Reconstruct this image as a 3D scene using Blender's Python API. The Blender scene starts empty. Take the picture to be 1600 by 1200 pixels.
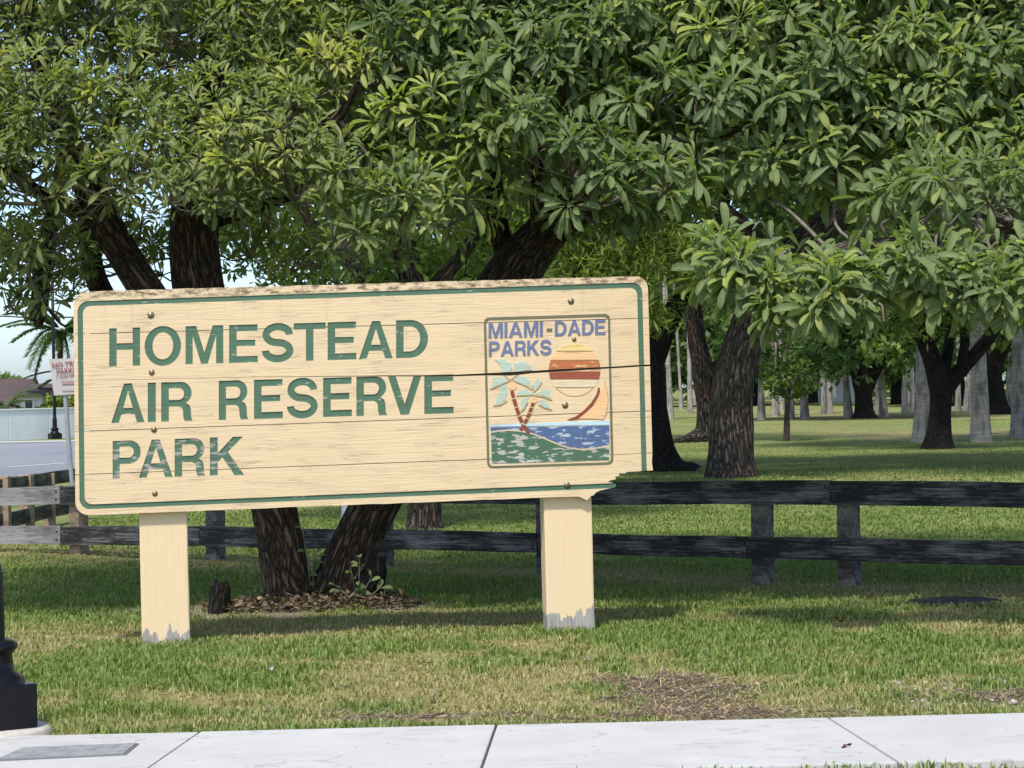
import bpy, bmesh, math, random
import numpy as np
from mathutils import Vector, Matrix

# ------------------------------------------------------------------ camera, sky, sun, exposure
SC = bpy.context.scene
COL = SC.collection
F, CH, ROLL, PITCH = 3600.0, 1.6, math.radians(1.0), 5.0 / 3600.0
RV = Vector((math.cos(ROLL), 0, -math.sin(ROLL)))
FW = Vector((0, math.cos(PITCH), math.sin(PITCH)))
UV = RV.cross(FW)
CAMP = Vector((0, 0, CH))
cam = bpy.data.objects.new('camera', bpy.data.cameras.new('camera'))
COL.objects.link(cam)
cam.data.sensor_width = 36.0
cam.data.lens = 36.0 * F / 1600.0
cam.data.clip_start, cam.data.clip_end = 0.1, 3000
cam.matrix_world = Matrix(((RV.x, UV.x, -FW.x, 0), (RV.y, UV.y, -FW.y, 0), (RV.z, UV.z, -FW.z, CH), (0, 0, 0, 1)))
SC.camera = cam

SUN_EL, SUN_AZ = math.radians(58), math.radians(180 + 16)     # azimuth clockwise from +Y: behind the camera, a little left
w = bpy.data.worlds.new('World'); SC.world = w; w.use_nodes = True
wn = w.node_tree; bgn = wn.nodes['Background']
sky = wn.nodes.new('ShaderNodeTexSky'); sky.sky_type = 'NISHITA'; sky.sun_disc = False
sky.sun_elevation, sky.sun_rotation = SUN_EL, SUN_AZ
sky.air_density, sky.dust_density, sky.ozone_density = .65, 1.25, 2.0
wn.links.new(sky.outputs[0], bgn.inputs[0]); bgn.inputs[1].default_value = 0.15
sl = bpy.data.lights.new('sun', 'SUN'); sl.energy = 2.5; sl.angle = math.radians(3.5); sl.color = (1.0, 0.95, 0.86)
so = bpy.data.objects.new('sun', sl); COL.objects.link(so)
TOSUN = Vector((math.cos(SUN_EL) * math.sin(SUN_AZ), math.cos(SUN_EL) * math.cos(SUN_AZ), math.sin(SUN_EL)))
so.rotation_euler = TOSUN.to_track_quat('Z', 'Y').to_euler(); so.location = (0, -5, 30)
SC.view_settings.view_transform = 'Standard'; SC.view_settings.look = 'None'
SC.view_settings.exposure = 0.80; SC.view_settings.gamma = 1.0; SC.view_settings.use_curve_mapping = False
SC.render.engine = 'CYCLES'; SC.cycles.use_denoising = True
SC.cycles.max_bounces = 8; SC.cycles.diffuse_bounces = 5; SC.cycles.glossy_bounces = 2; SC.cycles.transmission_bounces = 3
SC.cycles.sample_clamp_indirect = 6.0

# ------------------------------------------------------------------ helpers
rnd = random.Random(7)
RNG = np.random.default_rng(11)

def at(px, py, d):
    """point of the place seen at a photograph pixel (1600 x 1200), d metres in front"""
    v = FW + RV * ((px - 800) / F) + UV * ((600 - py) / F)
    return CAMP + v * (d / v.y)
def gnd(px, py, z=0.0):
    v = FW + RV * ((px - 800) / F) + UV * ((600 - py) / F)
    return CAMP + v * ((z - CH) / v.z)
def project(P):
    P = np.asarray(P) - np.array(CAMP)
    z = P @ np.array(FW)
    return 800 + F * (P @ np.array(RV)) / z, 600 - F * (P @ np.array(UV)) / z, z

def link(name, me, mat=None, parent=None, loc=None):
    o = bpy.data.objects.new(name, me); COL.objects.link(o)
    if mat is not None and me is not None and not me.materials: me.materials.append(mat)
    if parent is not None: o.parent = parent
    if loc is not None: o.location = loc
    return o
def tag(o, label=None, cat=None, group=None, kind=None):
    if label: o['label'] = label
    if cat: o['category'] = cat
    if group: o['group'] = group
    if kind: o['kind'] = kind
    return o
def thing(name, label, cat, loc=(0, 0, 0), group=None, rotz=0.0):
    o = bpy.data.objects.new(name, None); COL.objects.link(o); o.empty_display_size = .2
    o.location = loc; o.rotation_euler = (0, 0, rotz)
    return tag(o, label, cat, group)
def dup(root, loc, rotz=0.0, scale=1.0, label=None):
    r = root.copy(); COL.objects.link(r); r.location = loc; r.rotation_euler = (0, 0, rotz); r.scale = (scale,) * 3
    if label: r['label'] = label
    for ch in list(root.children):
        c = ch.copy(); COL.objects.link(c); c.parent = r
        for g in list(ch.children):
            k = g.copy(); COL.objects.link(k); k.parent = c
    return r

def np_mesh(name, V, tris=None, quads=None, fattr=None, vattr=None, smooth=False):
    me = bpy.data.meshes.new(name)
    V = np.asarray(V, np.float32)
    parts, tot = [], []
    if quads is not None and len(quads): parts.append(np.asarray(quads, np.int32).ravel()); tot.append(np.full(len(quads), 4, np.int32))
    if tris is not None and len(tris): parts.append(np.asarray(tris, np.int32).ravel()); tot.append(np.full(len(tris), 3, np.int32))
    li = np.concatenate(parts); tot = np.concatenate(tot)
    me.vertices.add(len(V)); me.vertices.foreach_set('co', V.ravel())
    me.loops.add(len(li)); me.loops.foreach_set('vertex_index', li)
    me.polygons.add(len(tot)); st = np.concatenate([[0], np.cumsum(tot)[:-1]]).astype(np.int32)
    me.polygons.foreach_set('loop_start', st); me.polygons.foreach_set('loop_total', tot)
    if smooth: me.polygons.foreach_set('use_smooth', np.ones(len(tot), bool))
    for k, a in (fattr or {}).items():
        at_ = me.attributes.new(k, 'FLOAT', 'POINT'); at_.data.foreach_set('value', np.asarray(a, np.float32).ravel())
    for k, a in (vattr or {}).items():
        at_ = me.attributes.new(k, 'FLOAT_VECTOR', 'POINT'); at_.data.foreach_set('vector', np.asarray(a, np.float32).ravel())
    me.update(calc_edges=True); me.validate()
    return me

def bm_mesh(bm, name, smooth=False):
    bmesh.ops.recalc_face_normals(bm, faces=bm.faces)
    me = bpy.data.meshes.new(name); bm.to_mesh(me); bm.free()
    if smooth:
        for p in me.polygons: p.use_smooth = True
    return me
def box_bm(bm, x0, x1, y0, y1, z0, z1, bevel=0.0):
    r = bmesh.ops.create_cube(bm, size=1.0)
    for v in r['verts']:
        v.co = Vector((x0 + (v.co.x + .5) * (x1 - x0), y0 + (v.co.y + .5) * (y1 - y0), z0 + (v.co.z + .5) * (z1 - z0)))
    if bevel:
        es = list({e for v in r['verts'] for e in v.link_edges})
        bmesh.ops.bevel(bm, geom=es, offset=bevel, segments=2, profile=.6, affect='EDGES')
def box_mesh(name, x0, x1, y0, y1, z0, z1, bevel=0.0):
    bm = bmesh.new(); box_bm(bm, x0, x1, y0, y1, z0, z1, bevel); return bm_mesh(bm, name)
def lathe_mesh(name, prof, n=24, sq=False):
    V, Q = [], []
    for r, z in prof:
        for k in range(n):
            a = 2 * math.pi * k / n
            V.append((r * math.cos(a), r * math.sin(a), z))
    for i in range(len(prof) - 1):
        for k in range(n):
            Q.append((i * n + k, i * n + (k + 1) % n, (i + 1) * n + (k + 1) % n, (i + 1) * n + k))
    m = len(V); V.append((0, 0, prof[-1][1])); T = [((len(prof) - 1) * n + k, (len(prof) - 1) * n + (k + 1) % n, m) for k in range(n)]
    return np_mesh(name, V, T, Q, smooth=True)

def vnoise(x, y, s, seed=0):
    """value noise 0..1"""
    x = np.asarray(x, float) / s; y = np.asarray(y, float) / s
    xi = np.floor(x); yi = np.floor(y); fx = x - xi; fy = y - yi
    fx = fx * fx * (3 - 2 * fx); fy = fy * fy * (3 - 2 * fy)
    def h(a, b):
        v = np.sin(a * 127.1 + b * 311.7 + seed * 74.7) * 43758.5453
        return v - np.floor(v)
    return (h(xi, yi) * (1 - fx) + h(xi + 1, yi) * fx) * (1 - fy) + (h(xi, yi + 1) * (1 - fx) + h(xi + 1, yi + 1) * fx) * fy
def sstep(a, b, x):
    t = np.clip((np.asarray(x, float) - a) / (b - a), 0, 1); return t * t * (3 - 2 * t)

# ------------------------------------------------------------------ materials
def mat_new(name):
    m = bpy.data.materials.new(name); m.use_nodes = True
    nt = m.node_tree; b = nt.nodes['Principled BSDF']; return m, nt, b
class NB:
    """small node builder"""
    def __init__(s, nt): s.nt = nt
    def n(s, t, **kw):
        nd = s.nt.nodes.new(t)
        for k, v in kw.items(): setattr(nd, k, v)
        return nd
    def l(s, a, b): s.nt.links.new(a, b)
    def co(s, scale=(1, 1, 1), kind='Object', attr=None, rot=(0, 0, 0)):
        if attr: t = s.n('ShaderNodeAttribute', attribute_name=attr).outputs['Vector']
        else: t = s.n('ShaderNodeTexCoord').outputs[kind]
        mp = s.n('ShaderNodeMapping'); mp.inputs['Scale'].default_value = scale; mp.inputs['Rotation'].default_value = rot; s.l(t, mp.inputs[0]); return mp.outputs[0]
    def noise(s, vec, scale, detail=4, rough=.55, dist=0.0):
        t = s.n('ShaderNodeTexNoise'); t.inputs['Scale'].default_value = scale; t.inputs['Detail'].default_value = detail
        t.inputs['Roughness'].default_value = rough; t.inputs['Distortion'].default_value = dist; s.l(vec, t.inputs['Vector']); return t.outputs['Fac']
    def ramp(s, fac, stops):
        r = s.n('ShaderNodeValToRGB'); e = r.color_ramp.elements
        while len(e) < len(stops): e.new(0.5)
        for i, (p, c) in enumerate(stops):
            e[i].position = p; e[i].color = (*c, 1) if not isinstance(c, (int, float)) else (c, c, c, 1)
        s.l(fac, r.inputs[0]); return r.outputs[0]
    def mix(s, fac, a, b, mode='MIX'):
        m = s.n('ShaderNodeMix', data_type='RGBA', blend_type=mode)
        for i, v in ((0, fac), (6, a), (7, b)):
            if hasattr(v, 'is_linked'): s.l(v, m.inputs[i])
            else: m.inputs[i].default_value = v if i == 0 else (*v, 1)
        return m.outputs[2]
    def math(s, op, a, b=0.0, clamp=False):
        m = s.n('ShaderNodeMath', operation=op); m.use_clamp = clamp
        for i, v in ((0, a), (1, b)):
            if hasattr(v, 'is_linked'): s.l(v, m.inputs[i])
            else: m.inputs[i].default_value = v
        return m.outputs[0]
    def bump(s, h, strength, dist, bsdf, prev=None):
        b = s.n('ShaderNodeBump'); b.inputs['Strength'].default_value = strength; b.inputs['Distance'].default_value = dist
        s.l(h, b.inputs['Height'])
        if prev is not None: s.l(prev, b.inputs['Normal'])
        if bsdf is not None: s.l(b.outputs[0], bsdf.inputs['Normal'])
        return b.outputs[0]

def m_plain(name, col, rough=.6, metal=0.0, var=.15, scale=12, bump=0.0):
    m, nt, b = mat_new(name); N = NB(nt)
    v = N.noise(N.co(), scale, 5)
    c = N.ramp(v, [(.3, tuple(x * (1 - var) for x in col)), (.7, tuple(min(1, x * (1 + var)) for x in col))])
    N.l(c, b.inputs['Base Color']); b.inputs['Roughness'].default_value = rough; b.inputs['Metallic'].default_value = metal
    if bump: N.bump(N.noise(N.co(), scale * 6, 4), bump, .004, b)
    return m

def m_paint(name, col, chip=.62, rough=.55, stain=False, wood=(.33, .30, .27)):
    """weathered sign paint over sawn wood: grain relief along x, flakes of bare grey wood"""
    m, nt, b = mat_new(name); N = NB(nt)
    co = N.co((1, 1, 1)); gr = N.noise(N.co((2.2, 30, 55), rot=(0, .012, 0)), 1.6, 7, .62, .6)
    fine = N.noise(N.co((6, 60, 220)), 1.2, 4, .6)
    base = N.mix(N.ramp(gr, [(.30, 0), (.72, 1)]), tuple(x * .91 for x in col), tuple(min(1, x * 1.03) for x in col))
    # hairline checks along the grain
    ck = N.noise(N.co((1.1, 10, 34), rot=(0, -.02, 0)), 2.1, 3, .5, 1.2)
    line = N.ramp(ck, [(.485, 0), (.497, 1), (.503, 1), (.515, 0)])
    gate = N.ramp(N.noise(N.co((1.4, 1, 5)), 2.3, 2), [(.50, 0), (.62, 1)])
    lk = N.math('MULTIPLY', line, gate)
    base = N.mix(N.math('MULTIPLY', lk, .6), base, (.28, .19, .10))
    kn = N.n('ShaderNodeTexVoronoi'); kn.inputs['Scale'].default_value = 4.2; N.l(N.co((.7, 1, 1.5)), kn.inputs['Vector'])
    base = N.mix(N.ramp(kn.outputs['Distance'], [(.018, .75), (.045, 0)]), base, (.26, .17, .09))
    base = N.mix(N.ramp(N.noise(N.co((1, 1, 3)), 1.7, 4, .6), [(.40, .0), (.72, .30)]), base, tuple(x * .80 for x in col))
    chipn = N.noise(N.co((7, 10, 22)), 1.5, 6, .6)
    cm = N.ramp(chipn, [(chip, 0), (chip + .015, 1)])
    wcol = N.mix(N.ramp(fine, [(.35, 0), (.65, 1)]), tuple(x * .75 for x in wood), tuple(x * 1.25 for x in wood))
    base = N.mix(cm, base, wcol)
    if stain:   # mildew along the top of the board, with its own broken outline
        sep = N.n('ShaderNodeSeparateXYZ'); N.l(co, sep.inputs[0])
        zz = N.math('MULTIPLY', N.math('SUBTRACT', sep.outputs[2], stain), 20.0, True)
        mk = N.math('MULTIPLY', zz, N.ramp(N.noise(N.co((9, 9, 26)), 1.3, 6, .7), [(.46, 0), (.58, 1)]))
        base = N.mix(N.math('MULTIPLY', mk, .85), base, (.10, .075, .045))
        drip = N.math('MULTIPLY', N.ramp(N.noise(N.co((14, 14, 1.2)), 1.2, 4, .6), [(.56, 0), (.70, 1)]),
                      N.ramp(N.noise(N.co((20, 20, 60)), 1.2, 5, .7), [(.45, 0), (.6, 1)]))
        zz2 = N.math('MULTIPLY', N.math('SUBTRACT', sep.outputs[2], stain - .33), 3.0, True)
        base = N.mix(N.math('MULTIPLY', N.math('MULTIPLY', drip, zz2), .6), base, (.30, .22, .14))
    N.l(base, b.inputs['Base Color']); b.inputs['Roughness'].default_value = rough
    b.inputs['Specular IOR Level'].default_value = .3
    n1 = N.bump(gr, .55, .006, None)
    n2 = N.bump(N.math('SUBTRACT', fine, N.math('MULTIPLY', lk, 2.0)), .5, .002, None, n1)
    N.bump(cm, -.6, .0015, b, n2)
    return m

def m_weathered(name, dark, light, bias=.5, sx=1.2):
    m, nt, b = mat_new(name); N = NB(nt)
    gr = N.noise(N.co((sx, 26, 34)), 2.0, 8, .72, 1.6)
    wear = N.noise(N.co((1.4, 5, 5)), 1.7, 6, .62)
    big = N.ramp(N.math('ADD', N.math('MULTIPLY', wear, .5), N.math('MULTIPLY', gr, .5)), [(bias - .04, 0), (bias + .09, 1)])
    lt = N.mix(N.ramp(gr, [(.35, 0), (.68, 1)]), tuple(x * .55 for x in light), light)
    c = N.mix(big, dark, lt)
    N.l(c, b.inputs['Base Color']); b.inputs['Roughness'].default_value = .85
    n1 = N.bump(gr, .7, .008, None); N.bump(wear, .3, .01, b, n1)
    return m

def m_bark(name, dark, light, red=None, scale=1.0, depth=.03):
    m, nt, b = mat_new(name); N = NB(nt)
    vec = N.co((1, 1, 1), attr='bark')
    wob = N.noise(vec, 9 * scale, 4)
    add = N.n('ShaderNodeVectorMath', operation='MULTIPLY_ADD'); N.l(wob, add.inputs[0]); add.inputs[1].default_value = (.22 / scale,) * 3; N.l(vec, add.inputs[2])
    v1 = N.n('ShaderNodeTexVoronoi', feature='DISTANCE_TO_EDGE'); v1.inputs['Scale'].default_value = 17 * scale; N.l(add.outputs[0], v1.inputs['Vector'])
    crack = N.ramp(v1.outputs['Distance'], [(.0, .0), (.14, .35), (.34, 1)])
    fine = N.noise(vec, 60 * scale, 5, .65)
    big = N.noise(vec, 4.5 * scale, 3)
    c = N.mix(N.ramp(fine, [(.3, 0), (.7, 1)]), tuple(x * .6 for x in light), light)
    if red: c = N.mix(N.ramp(big, [(.52, 0), (.68, .75)]), c, red)
    c = N.mix(crack, dark, c)
    N.l(c, b.inputs['Base Color']); b.inputs['Roughness'].default_value = .92; b.inputs['Specular IOR Level'].default_value = .2
    h = N.math('ADD', N.math('MULTIPLY', crack, .8), N.math('MULTIPLY', fine, .6))
    N.bump(h, 1.0, depth, b)
    return m

def m_leaf(name, c0, c1, rib=None, trans=.36, rough=.58, tcol=None):
    """c0..c1 by each leaf's own 'tint', pale midrib where 'rib' is 0"""
    m, nt, b = mat_new(name); N = NB(nt)
    t = N.n('ShaderNodeAttribute', attribute_name='tint').outputs['Fac']
    c = N.ramp(t, [(0, c0), (.78, c1), (1, (c1[0] * 1.75, c1[1] * 1.5, c1[2]))])
    if rib:
        r = N.n('ShaderNodeAttribute', attribute_name='rib').outputs['Fac']
        c = N.mix(N.ramp(r, [(.0, .75), (.16, 0)]), c, rib)
    N.l(c, b.inputs['Base Color']); b.inputs['Roughness'].default_value = rough; b.inputs['Specular IOR Level'].default_value = .28
    tr = N.n('ShaderNodeBsdfTranslucent'); N.l(N.mix(1.0, c, tcol or (1.6, 1.9, .7), 'MULTIPLY'), tr.inputs[0])
    mx = N.n('ShaderNodeMixShader'); mx.inputs[0].default_value = trans
    N.l(b.outputs[0], mx.inputs[1]); N.l(tr.outputs[0], mx.inputs[2]); N.l(mx.outputs[0], nt.nodes['Material Output'].inputs[0])
    return m

CREAM = (.755, .58, .362)
M = dict(
    cream=m_paint('sign_cream_paint', CREAM, .80, stain=2.195),
    green=m_paint('sign_green_paint', (.082, .165, .104), .64),
    green_worn=m_paint('sign_green_paint_flaking', (.082, .165, .104), .545),
    blue=m_paint('sign_blue_paint', (.15, .185, .32), .70), olive=m_paint('sign_olive_line', (.16, .16, .09), .72),
    sea=m_paint('sign_sea_blue', (.085, .145, .29), .56, wood=(.42, .46, .52)), skyb=m_paint('sign_pale_blue', (.52, .68, .78), .70),
    hill=m_paint('sign_hill_green', (.075, .155, .09), .545, wood=(.46, .44, .40)), turq=m_paint('sign_turquoise', (.46, .56, .46), .70, wood=(.66, .60, .46)),
    peach=m_paint('sign_peach', (.84, .53, .27), .82), yellow=m_paint('sign_yellow', (.82, .60, .25), .82),
    orange=m_paint('sign_orange', (.52, .165, .06), .555, wood=(.80, .50, .26)), rust=m_paint('sign_rust', (.33, .085, .045), .72),
    palec=m_paint('sign_pale_cream', (.74, .60, .40), .8), brown=m_paint('sign_brown', (.25, .065, .035), .74),
    groove=m_paint('sign_groove', (.38, .26, .12), .9),
    ironbolt=m_plain('rail_bolt_iron', (.07, .065, .06), .6, .5, .3, 60),
    bolt=m_plain('bolt_steel', (.30, .24, .15), .4, .7, .3, 60),
    rail=m_weathered('rail_black_stain', (.020, .019, .018), (.30, .29, .275), .52),
    rail_grey=m_weathered('rail_silvered', (.11, .105, .10), (.36, .355, .345), .46),
    postw=m_weathered('fence_post_wood', (.034, .032, .030), (.31, .275, .235), .485, 18),
    postb=m_weathered('brown_post_wood', (.10, .07, .05), (.46, .33, .23), .42, 18),
    barkm=m_bark('bark_furrowed', (.018, .013, .010), (.25, .19, .14), None, 1.55, .06),
    barkd=m_bark('bark_dark', (.010, .009, .008), (.062, .052, .044), None, 1.5, .04),
    barkr=m_bark('bark_plated', (.016, .013, .011), (.26, .215, .18), (.20, .078, .042), .85, .08),
    limb=m_bark('bark_limb', (.03, .025, .02), (.21, .18, .145), None, 3, .01),
    twig=m_plain('twig_bark', (.16, .138, .112), .85, 0, .35, 9),
    leafL=m_leaf('leaf_olive', (.108, .145, .045), (.225, .262, .10), (.33, .35, .15)),
    leafR=m_leaf('leaf_deep_green', (.068, .112, .043), (.180, .232, .094), (.27, .31, .13)),
    black=m_plain('black_lamp_enamel', (.006, .0065, .008), .3, 0, .2, 20),
    galv=m_plain('galvanised_steel', (.42, .44, .46), .45, .6, .15, 25),
)
def get(k): return M[k]

M['black'].node_tree.nodes['Principled BSDF'].inputs['Specular IOR Level'].default_value = .25

# ------------------------------------------------------------------ ground
TREE_A, TREE_B = gnd(455, 952), gnd(545, 955)
S_L, S_R = gnd(255, 1000), gnd(892, 976)
FD0, FD1 = gnd(120, 866), gnd(1325, 916)
BARE = [(.78, 11.95, .36, .80), (2.5, 11.5, .5, .25), (-1.9, 16.7, 1.25, .55), (-.6, 11.2, .5, .16), (.9, 11.05, .6, .2)]
def gh(x, y):
    x = np.asarray(x, float); y = np.asarray(y, float)
    n = (vnoise(x, y, .9, 1) - .5) * .03 + (vnoise(x, y, .3, 2) - .5) * .012
    n = n * (1 - sstep(26, 40, y)) * sstep(10.9, 12.0, y)
    mx, my = (TREE_A.x + TREE_B.x) / 2, TREE_A.y
    return n + .07 * np.exp(-(((x - mx) / .75) ** 2 + ((y - my) / .55) ** 2))
def bare(x, y):
    b = np.zeros_like(np.asarray(x, float))
    wob = (vnoise(x, y, .22, 5) - .5) * .9 + (vnoise(x, y, .08, 6) - .5) * .5
    for (cx, cy, rx, ry) in BARE:
        q = np.sqrt(((x - cx) / rx) ** 2 + ((y - cy) / ry) ** 2) + wob
        b = np.maximum(b, 1 - sstep(.5, 1.2, q))
    return b
def linedist(x, y, a, b):
    dx, dy = b.x - a.x, b.y - a.y; L = math.hypot(dx, dy)
    return ((x - a.x) * -dy + (y - a.y) * dx) / L
def dry(x, y):
    x = np.asarray(x, float); y = np.asarray(y, float)
    n = .5 * vnoise(x, y, .75, 8) + .3 * vnoise(x, y, .27, 9) + .2 * vnoise(x, y, .1, 10)
    d = sstep(.44, .72, n) * .75
    d = d * (1 - .85 * sstep(15.8, 16.4, y))  # shade put into the colour: straw fades where the canopy's shadow falls
    ls = linedist(x, y, S_L, S_R) + (vnoise(x, y, .4, 12) - .5) * .5
    d = np.maximum(d, .95 * np.exp(-((ls - .42) / .62) ** 2) * (.5 + .5 * vnoise(x, y, .35, 13)) * (1 - .8 * sstep(.5, 1.3, x)))
    lf = linedist(x, y, FD0, FD1) + (vnoise(x, y, .5, 14) - .5) * .6
    d = np.maximum(d, .9 * np.exp(-((lf + .1) / .7) ** 2) * (.45 + .55 * vnoise(x, y, .3, 15)))
    ed = np.exp(-((y - 11.15) / .25) ** 2) * (.3 + .7 * vnoise(x, y, .3, 16))
    d = np.maximum(d, ed * .8)
    far = sstep(26, 34, y) * (.10 + .45 * sstep(.45, .8, vnoise(x, y * .55, 6, 17)))
    return np.clip(np.maximum(d, far), 0, 1)

def axis(segs):
    out = []
    for a, b, s in segs: out.append(np.arange(a, b - 1e-6, s))
    out.append(np.array([segs[-1][1]])); return np.concatenate(out)
gx = axis([(-420, -60, 30), (-60, -15, 3), (-15, 15, .2), (15, 60, 3), (60, 420, 30)])
gy = axis([(-60, 6, 6), (6, 28, .2), (28, 100, 2), (100, 900, 40)])
GX, GY = np.meshgrid(gx, gy); GZ = gh(GX, GY)
nx, ny = len(gx), len(gy)
ii = (np.arange(ny - 1)[:, None] * nx + np.arange(nx - 1)[None]).ravel()
me = np_mesh('ground', np.stack([GX, GY, GZ], -1).reshape(-1, 3), None, np.stack([ii, ii + 1, ii + nx + 1, ii + nx], 1),
             {'dry': dry(GX, GY), 'bare': bare(GX, GY)}, smooth=True)
m, nt, b = mat_new('lawn_ground'); N = NB(nt)
co = N.co()
dr = N.n('ShaderNodeAttribute', attribute_name='dry').outputs['Fac']; ba = N.n('ShaderNodeAttribute', attribute_name='bare').outputs['Fac']
n1 = N.noise(co, 9, 6, .7); n2 = N.noise(co, 60, 4, .7); n3 = N.noise(N.co((1, 2.2, 1)), .35, 8, .68)
green = N.mix(N.ramp(n2, [(.3, 0), (.7, 1)]), (.075, .13, .028), (.17, .225, .058))
green = N.mix(N.ramp(n3, [(.40, 0), (.62, .85)]), green, (.28, .29, .10))
straw = N.mix(n1, (.24, .185, .09), (.36, .29, .16))
c = N.mix(dr, green, straw)
c = N.mix(ba, c, N.mix(N.ramp(n2, [(.35, 0), (.65, 1)]), (.17, .13, .10), (.33, .28, .23)))
N.l(c, b.inputs['Base Color']); b.inputs['Roughness'].default_value = .95; b.inputs['Specular IOR Level'].default_value = .1
N.bump(N.math('ADD', n2, n1), .7, .03, b)
tag(link('ground', me, m), kind='structure')

# ------------------------------------------------------------------ sidewalk of concrete slabs
E0, E1 = gnd(300, 1143, .035), gnd(1600, 1114, .035)
sd = (E1 - E0); sd.z = 0; sd.normalize(); sn = Vector((sd.y, -sd.x, 0))         # along, towards the camera
W_NEAR = abs((gnd(1300, 1193, .035) - E0).dot(sn))
m, nt, b = mat_new('pale_concrete'); N = NB(nt)
a1 = N.noise(N.co(), 2.2, 6, .6); a2 = N.noise(N.co(), 55, 4, .7); a3 = N.noise(N.co((3, 40, 3)), 1.5, 4)
oi = N.n('ShaderNodeObjectInfo').outputs['Random']
c = N.mix(N.ramp(a1, [(.3, 0), (.7, 1)]), (.44, .43, .41), (.52, .515, .50))
c = N.mix(N.ramp(a2, [(.60, 0), (.78, .35)]), c, (.30, .285, .26))
c = N.mix(N.ramp(N.noise(N.co(), 7, 6, .75), [(.66, 0), (.72, .5)]), c, (.28, .265, .24))
c = N.mix(N.math('MULTIPLY', oi, .2), c, (.38, .375, .36))
vs_ = N.n('ShaderNodeTexVoronoi'); vs_.inputs['Scale'].default_value = 5.5; N.l(N.co((1, 1.6, 1)), vs_.inputs['Vector'])
c = N.mix(N.ramp(vs_.outputs['Distance'], [(.045, .8), (.075, 0)]), c, (.16, .13, .10))
cw = N.noise(N.co((.7, 2.0, 1)), 1.1, 5, .55, .8)
c = N.mix(N.ramp(cw, [(.494, 0), (.499, .55), (.501, .55), (.506, 0)]), c, (.24, .22, .20))
N.l(c, b.inputs['Base Color']); b.inputs['Roughness'].default_value = .9
N.bump(N.math('ADD', a2, a3), .35, .004, b); M['concrete'] = m
swk = tag(link('sidewalk', box_mesh('sidewalk_bed', -9, 9, -W_NEAR + .03, -.03, -.12, .012), m_plain('joint_sand', (.22, .20, .17), .95, 0, .2, 30)), kind='structure')
swk.location = (E0.x, E0.y, 0); swk.rotation_euler = (0, 0, math.atan2(sd.y, sd.x))
j1 = (gnd(775, 1130, .035) - E0).dot(sd); j2 = (gnd(1293, 1120, .035) - E0).dot(sd); j0 = (gnd(310, 1146, .035) - E0).dot(sd)
js = [j0 - 4.5, j0 - 3.0, j0 - 1.5, j0, j1, j2, j2 + 1.5, j2 + 3.0, j2 + 4.5]
for i in range(len(js) - 1):
    bm = bmesh.new(); sk = [-.02, .0, .03, -.15, -.10, .07, 0, 0, 0]
    box_bm(bm, js[i] + .005, js[i + 1] - .005, -W_NEAR, 0, -.1, .035, .008)
    for v in bm.verts:   # joints are not quite square to the walk
        f = (v.co.x - js[i]) / (js[i + 1] - js[i]); v.co.x += (sk[i] * (1 - f) + sk[i + 1] * f) * (-v.co.y / W_NEAR)
        v.co.z += (0, .003, -.002, .002)[i % 4] * f
    link('slab', bm_mesh(bm, 'slab'), M['concrete'], swk)

# ------------------------------------------------------------------ side road, far verge and side path (left)
def sheet(name, pts, z, mat, parent=None, kind='structure'):
    bm = bmesh.new(); bm.faces.new([bm.verts.new((p[0], p[1], z)) for p in pts]); bm.normal_update()
    for f in bm.faces:
        if f.normal.z < 0: f.normal_flip()
    me = bpy.data.meshes.new(name); bm.to_mesh(me); bm.free()
    o = link(name, me, mat, parent)
    if parent is None: o['kind'] = kind
    return o
m, nt, b = mat_new('asphalt'); N = NB(nt)
q = N.noise(N.co((1, .25, 1)), .35, 5); q2 = N.noise(N.co(), 30, 3, .7)
c = N.mix(N.ramp(q, [(.35, 0), (.65, 1)]), (.20, .21, .23), (.27, .28, .295)); c = N.mix(N.math('MULTIPLY', q2, .4), c, (.17, .175, .19))
N.l(c, b.inputs['Base Color']); b.inputs['Roughness'].default_value = .8; N.bump(q2, .4, .01, b); M['asphalt'] = m
road = sheet('road', [(-70, 38), (-10.6, 38), (-9.8, 45), (-9.2, 52), (-9.0, 62), (-11, 72), (-14.5, 77.5), (-70, 74)], .02, M['asphalt'])
sheet('lane_marking', [(-11.25, 50.9), (-11.1, 50.9), (-10.3, 53.4), (-10.45, 53.4)], .028, m_plain('road_paint', (.75, .75, .73), .7, 0, .1), road)
sheet('far_pavement', [(-70, 74.2), (-14.5, 77.7), (-11, 76), (-10.2, 78), (-14.5, 80.2), (-70, 77)], .03, M['concrete'])
pth = [gnd(-60, 842), gnd(20, 824), gnd(70, 811), gnd(118, 799), gnd(200, 782)]
pth2 = [gnd(-60, 830), gnd(20, 815), gnd(70, 801), gnd(118, 790), gnd(200, 774)]
sheet('side_path', [(p.x, p.y) for p in pth] + [(p.x, p.y) for p in reversed(pth2)], .025, M['concrete'])

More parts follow.
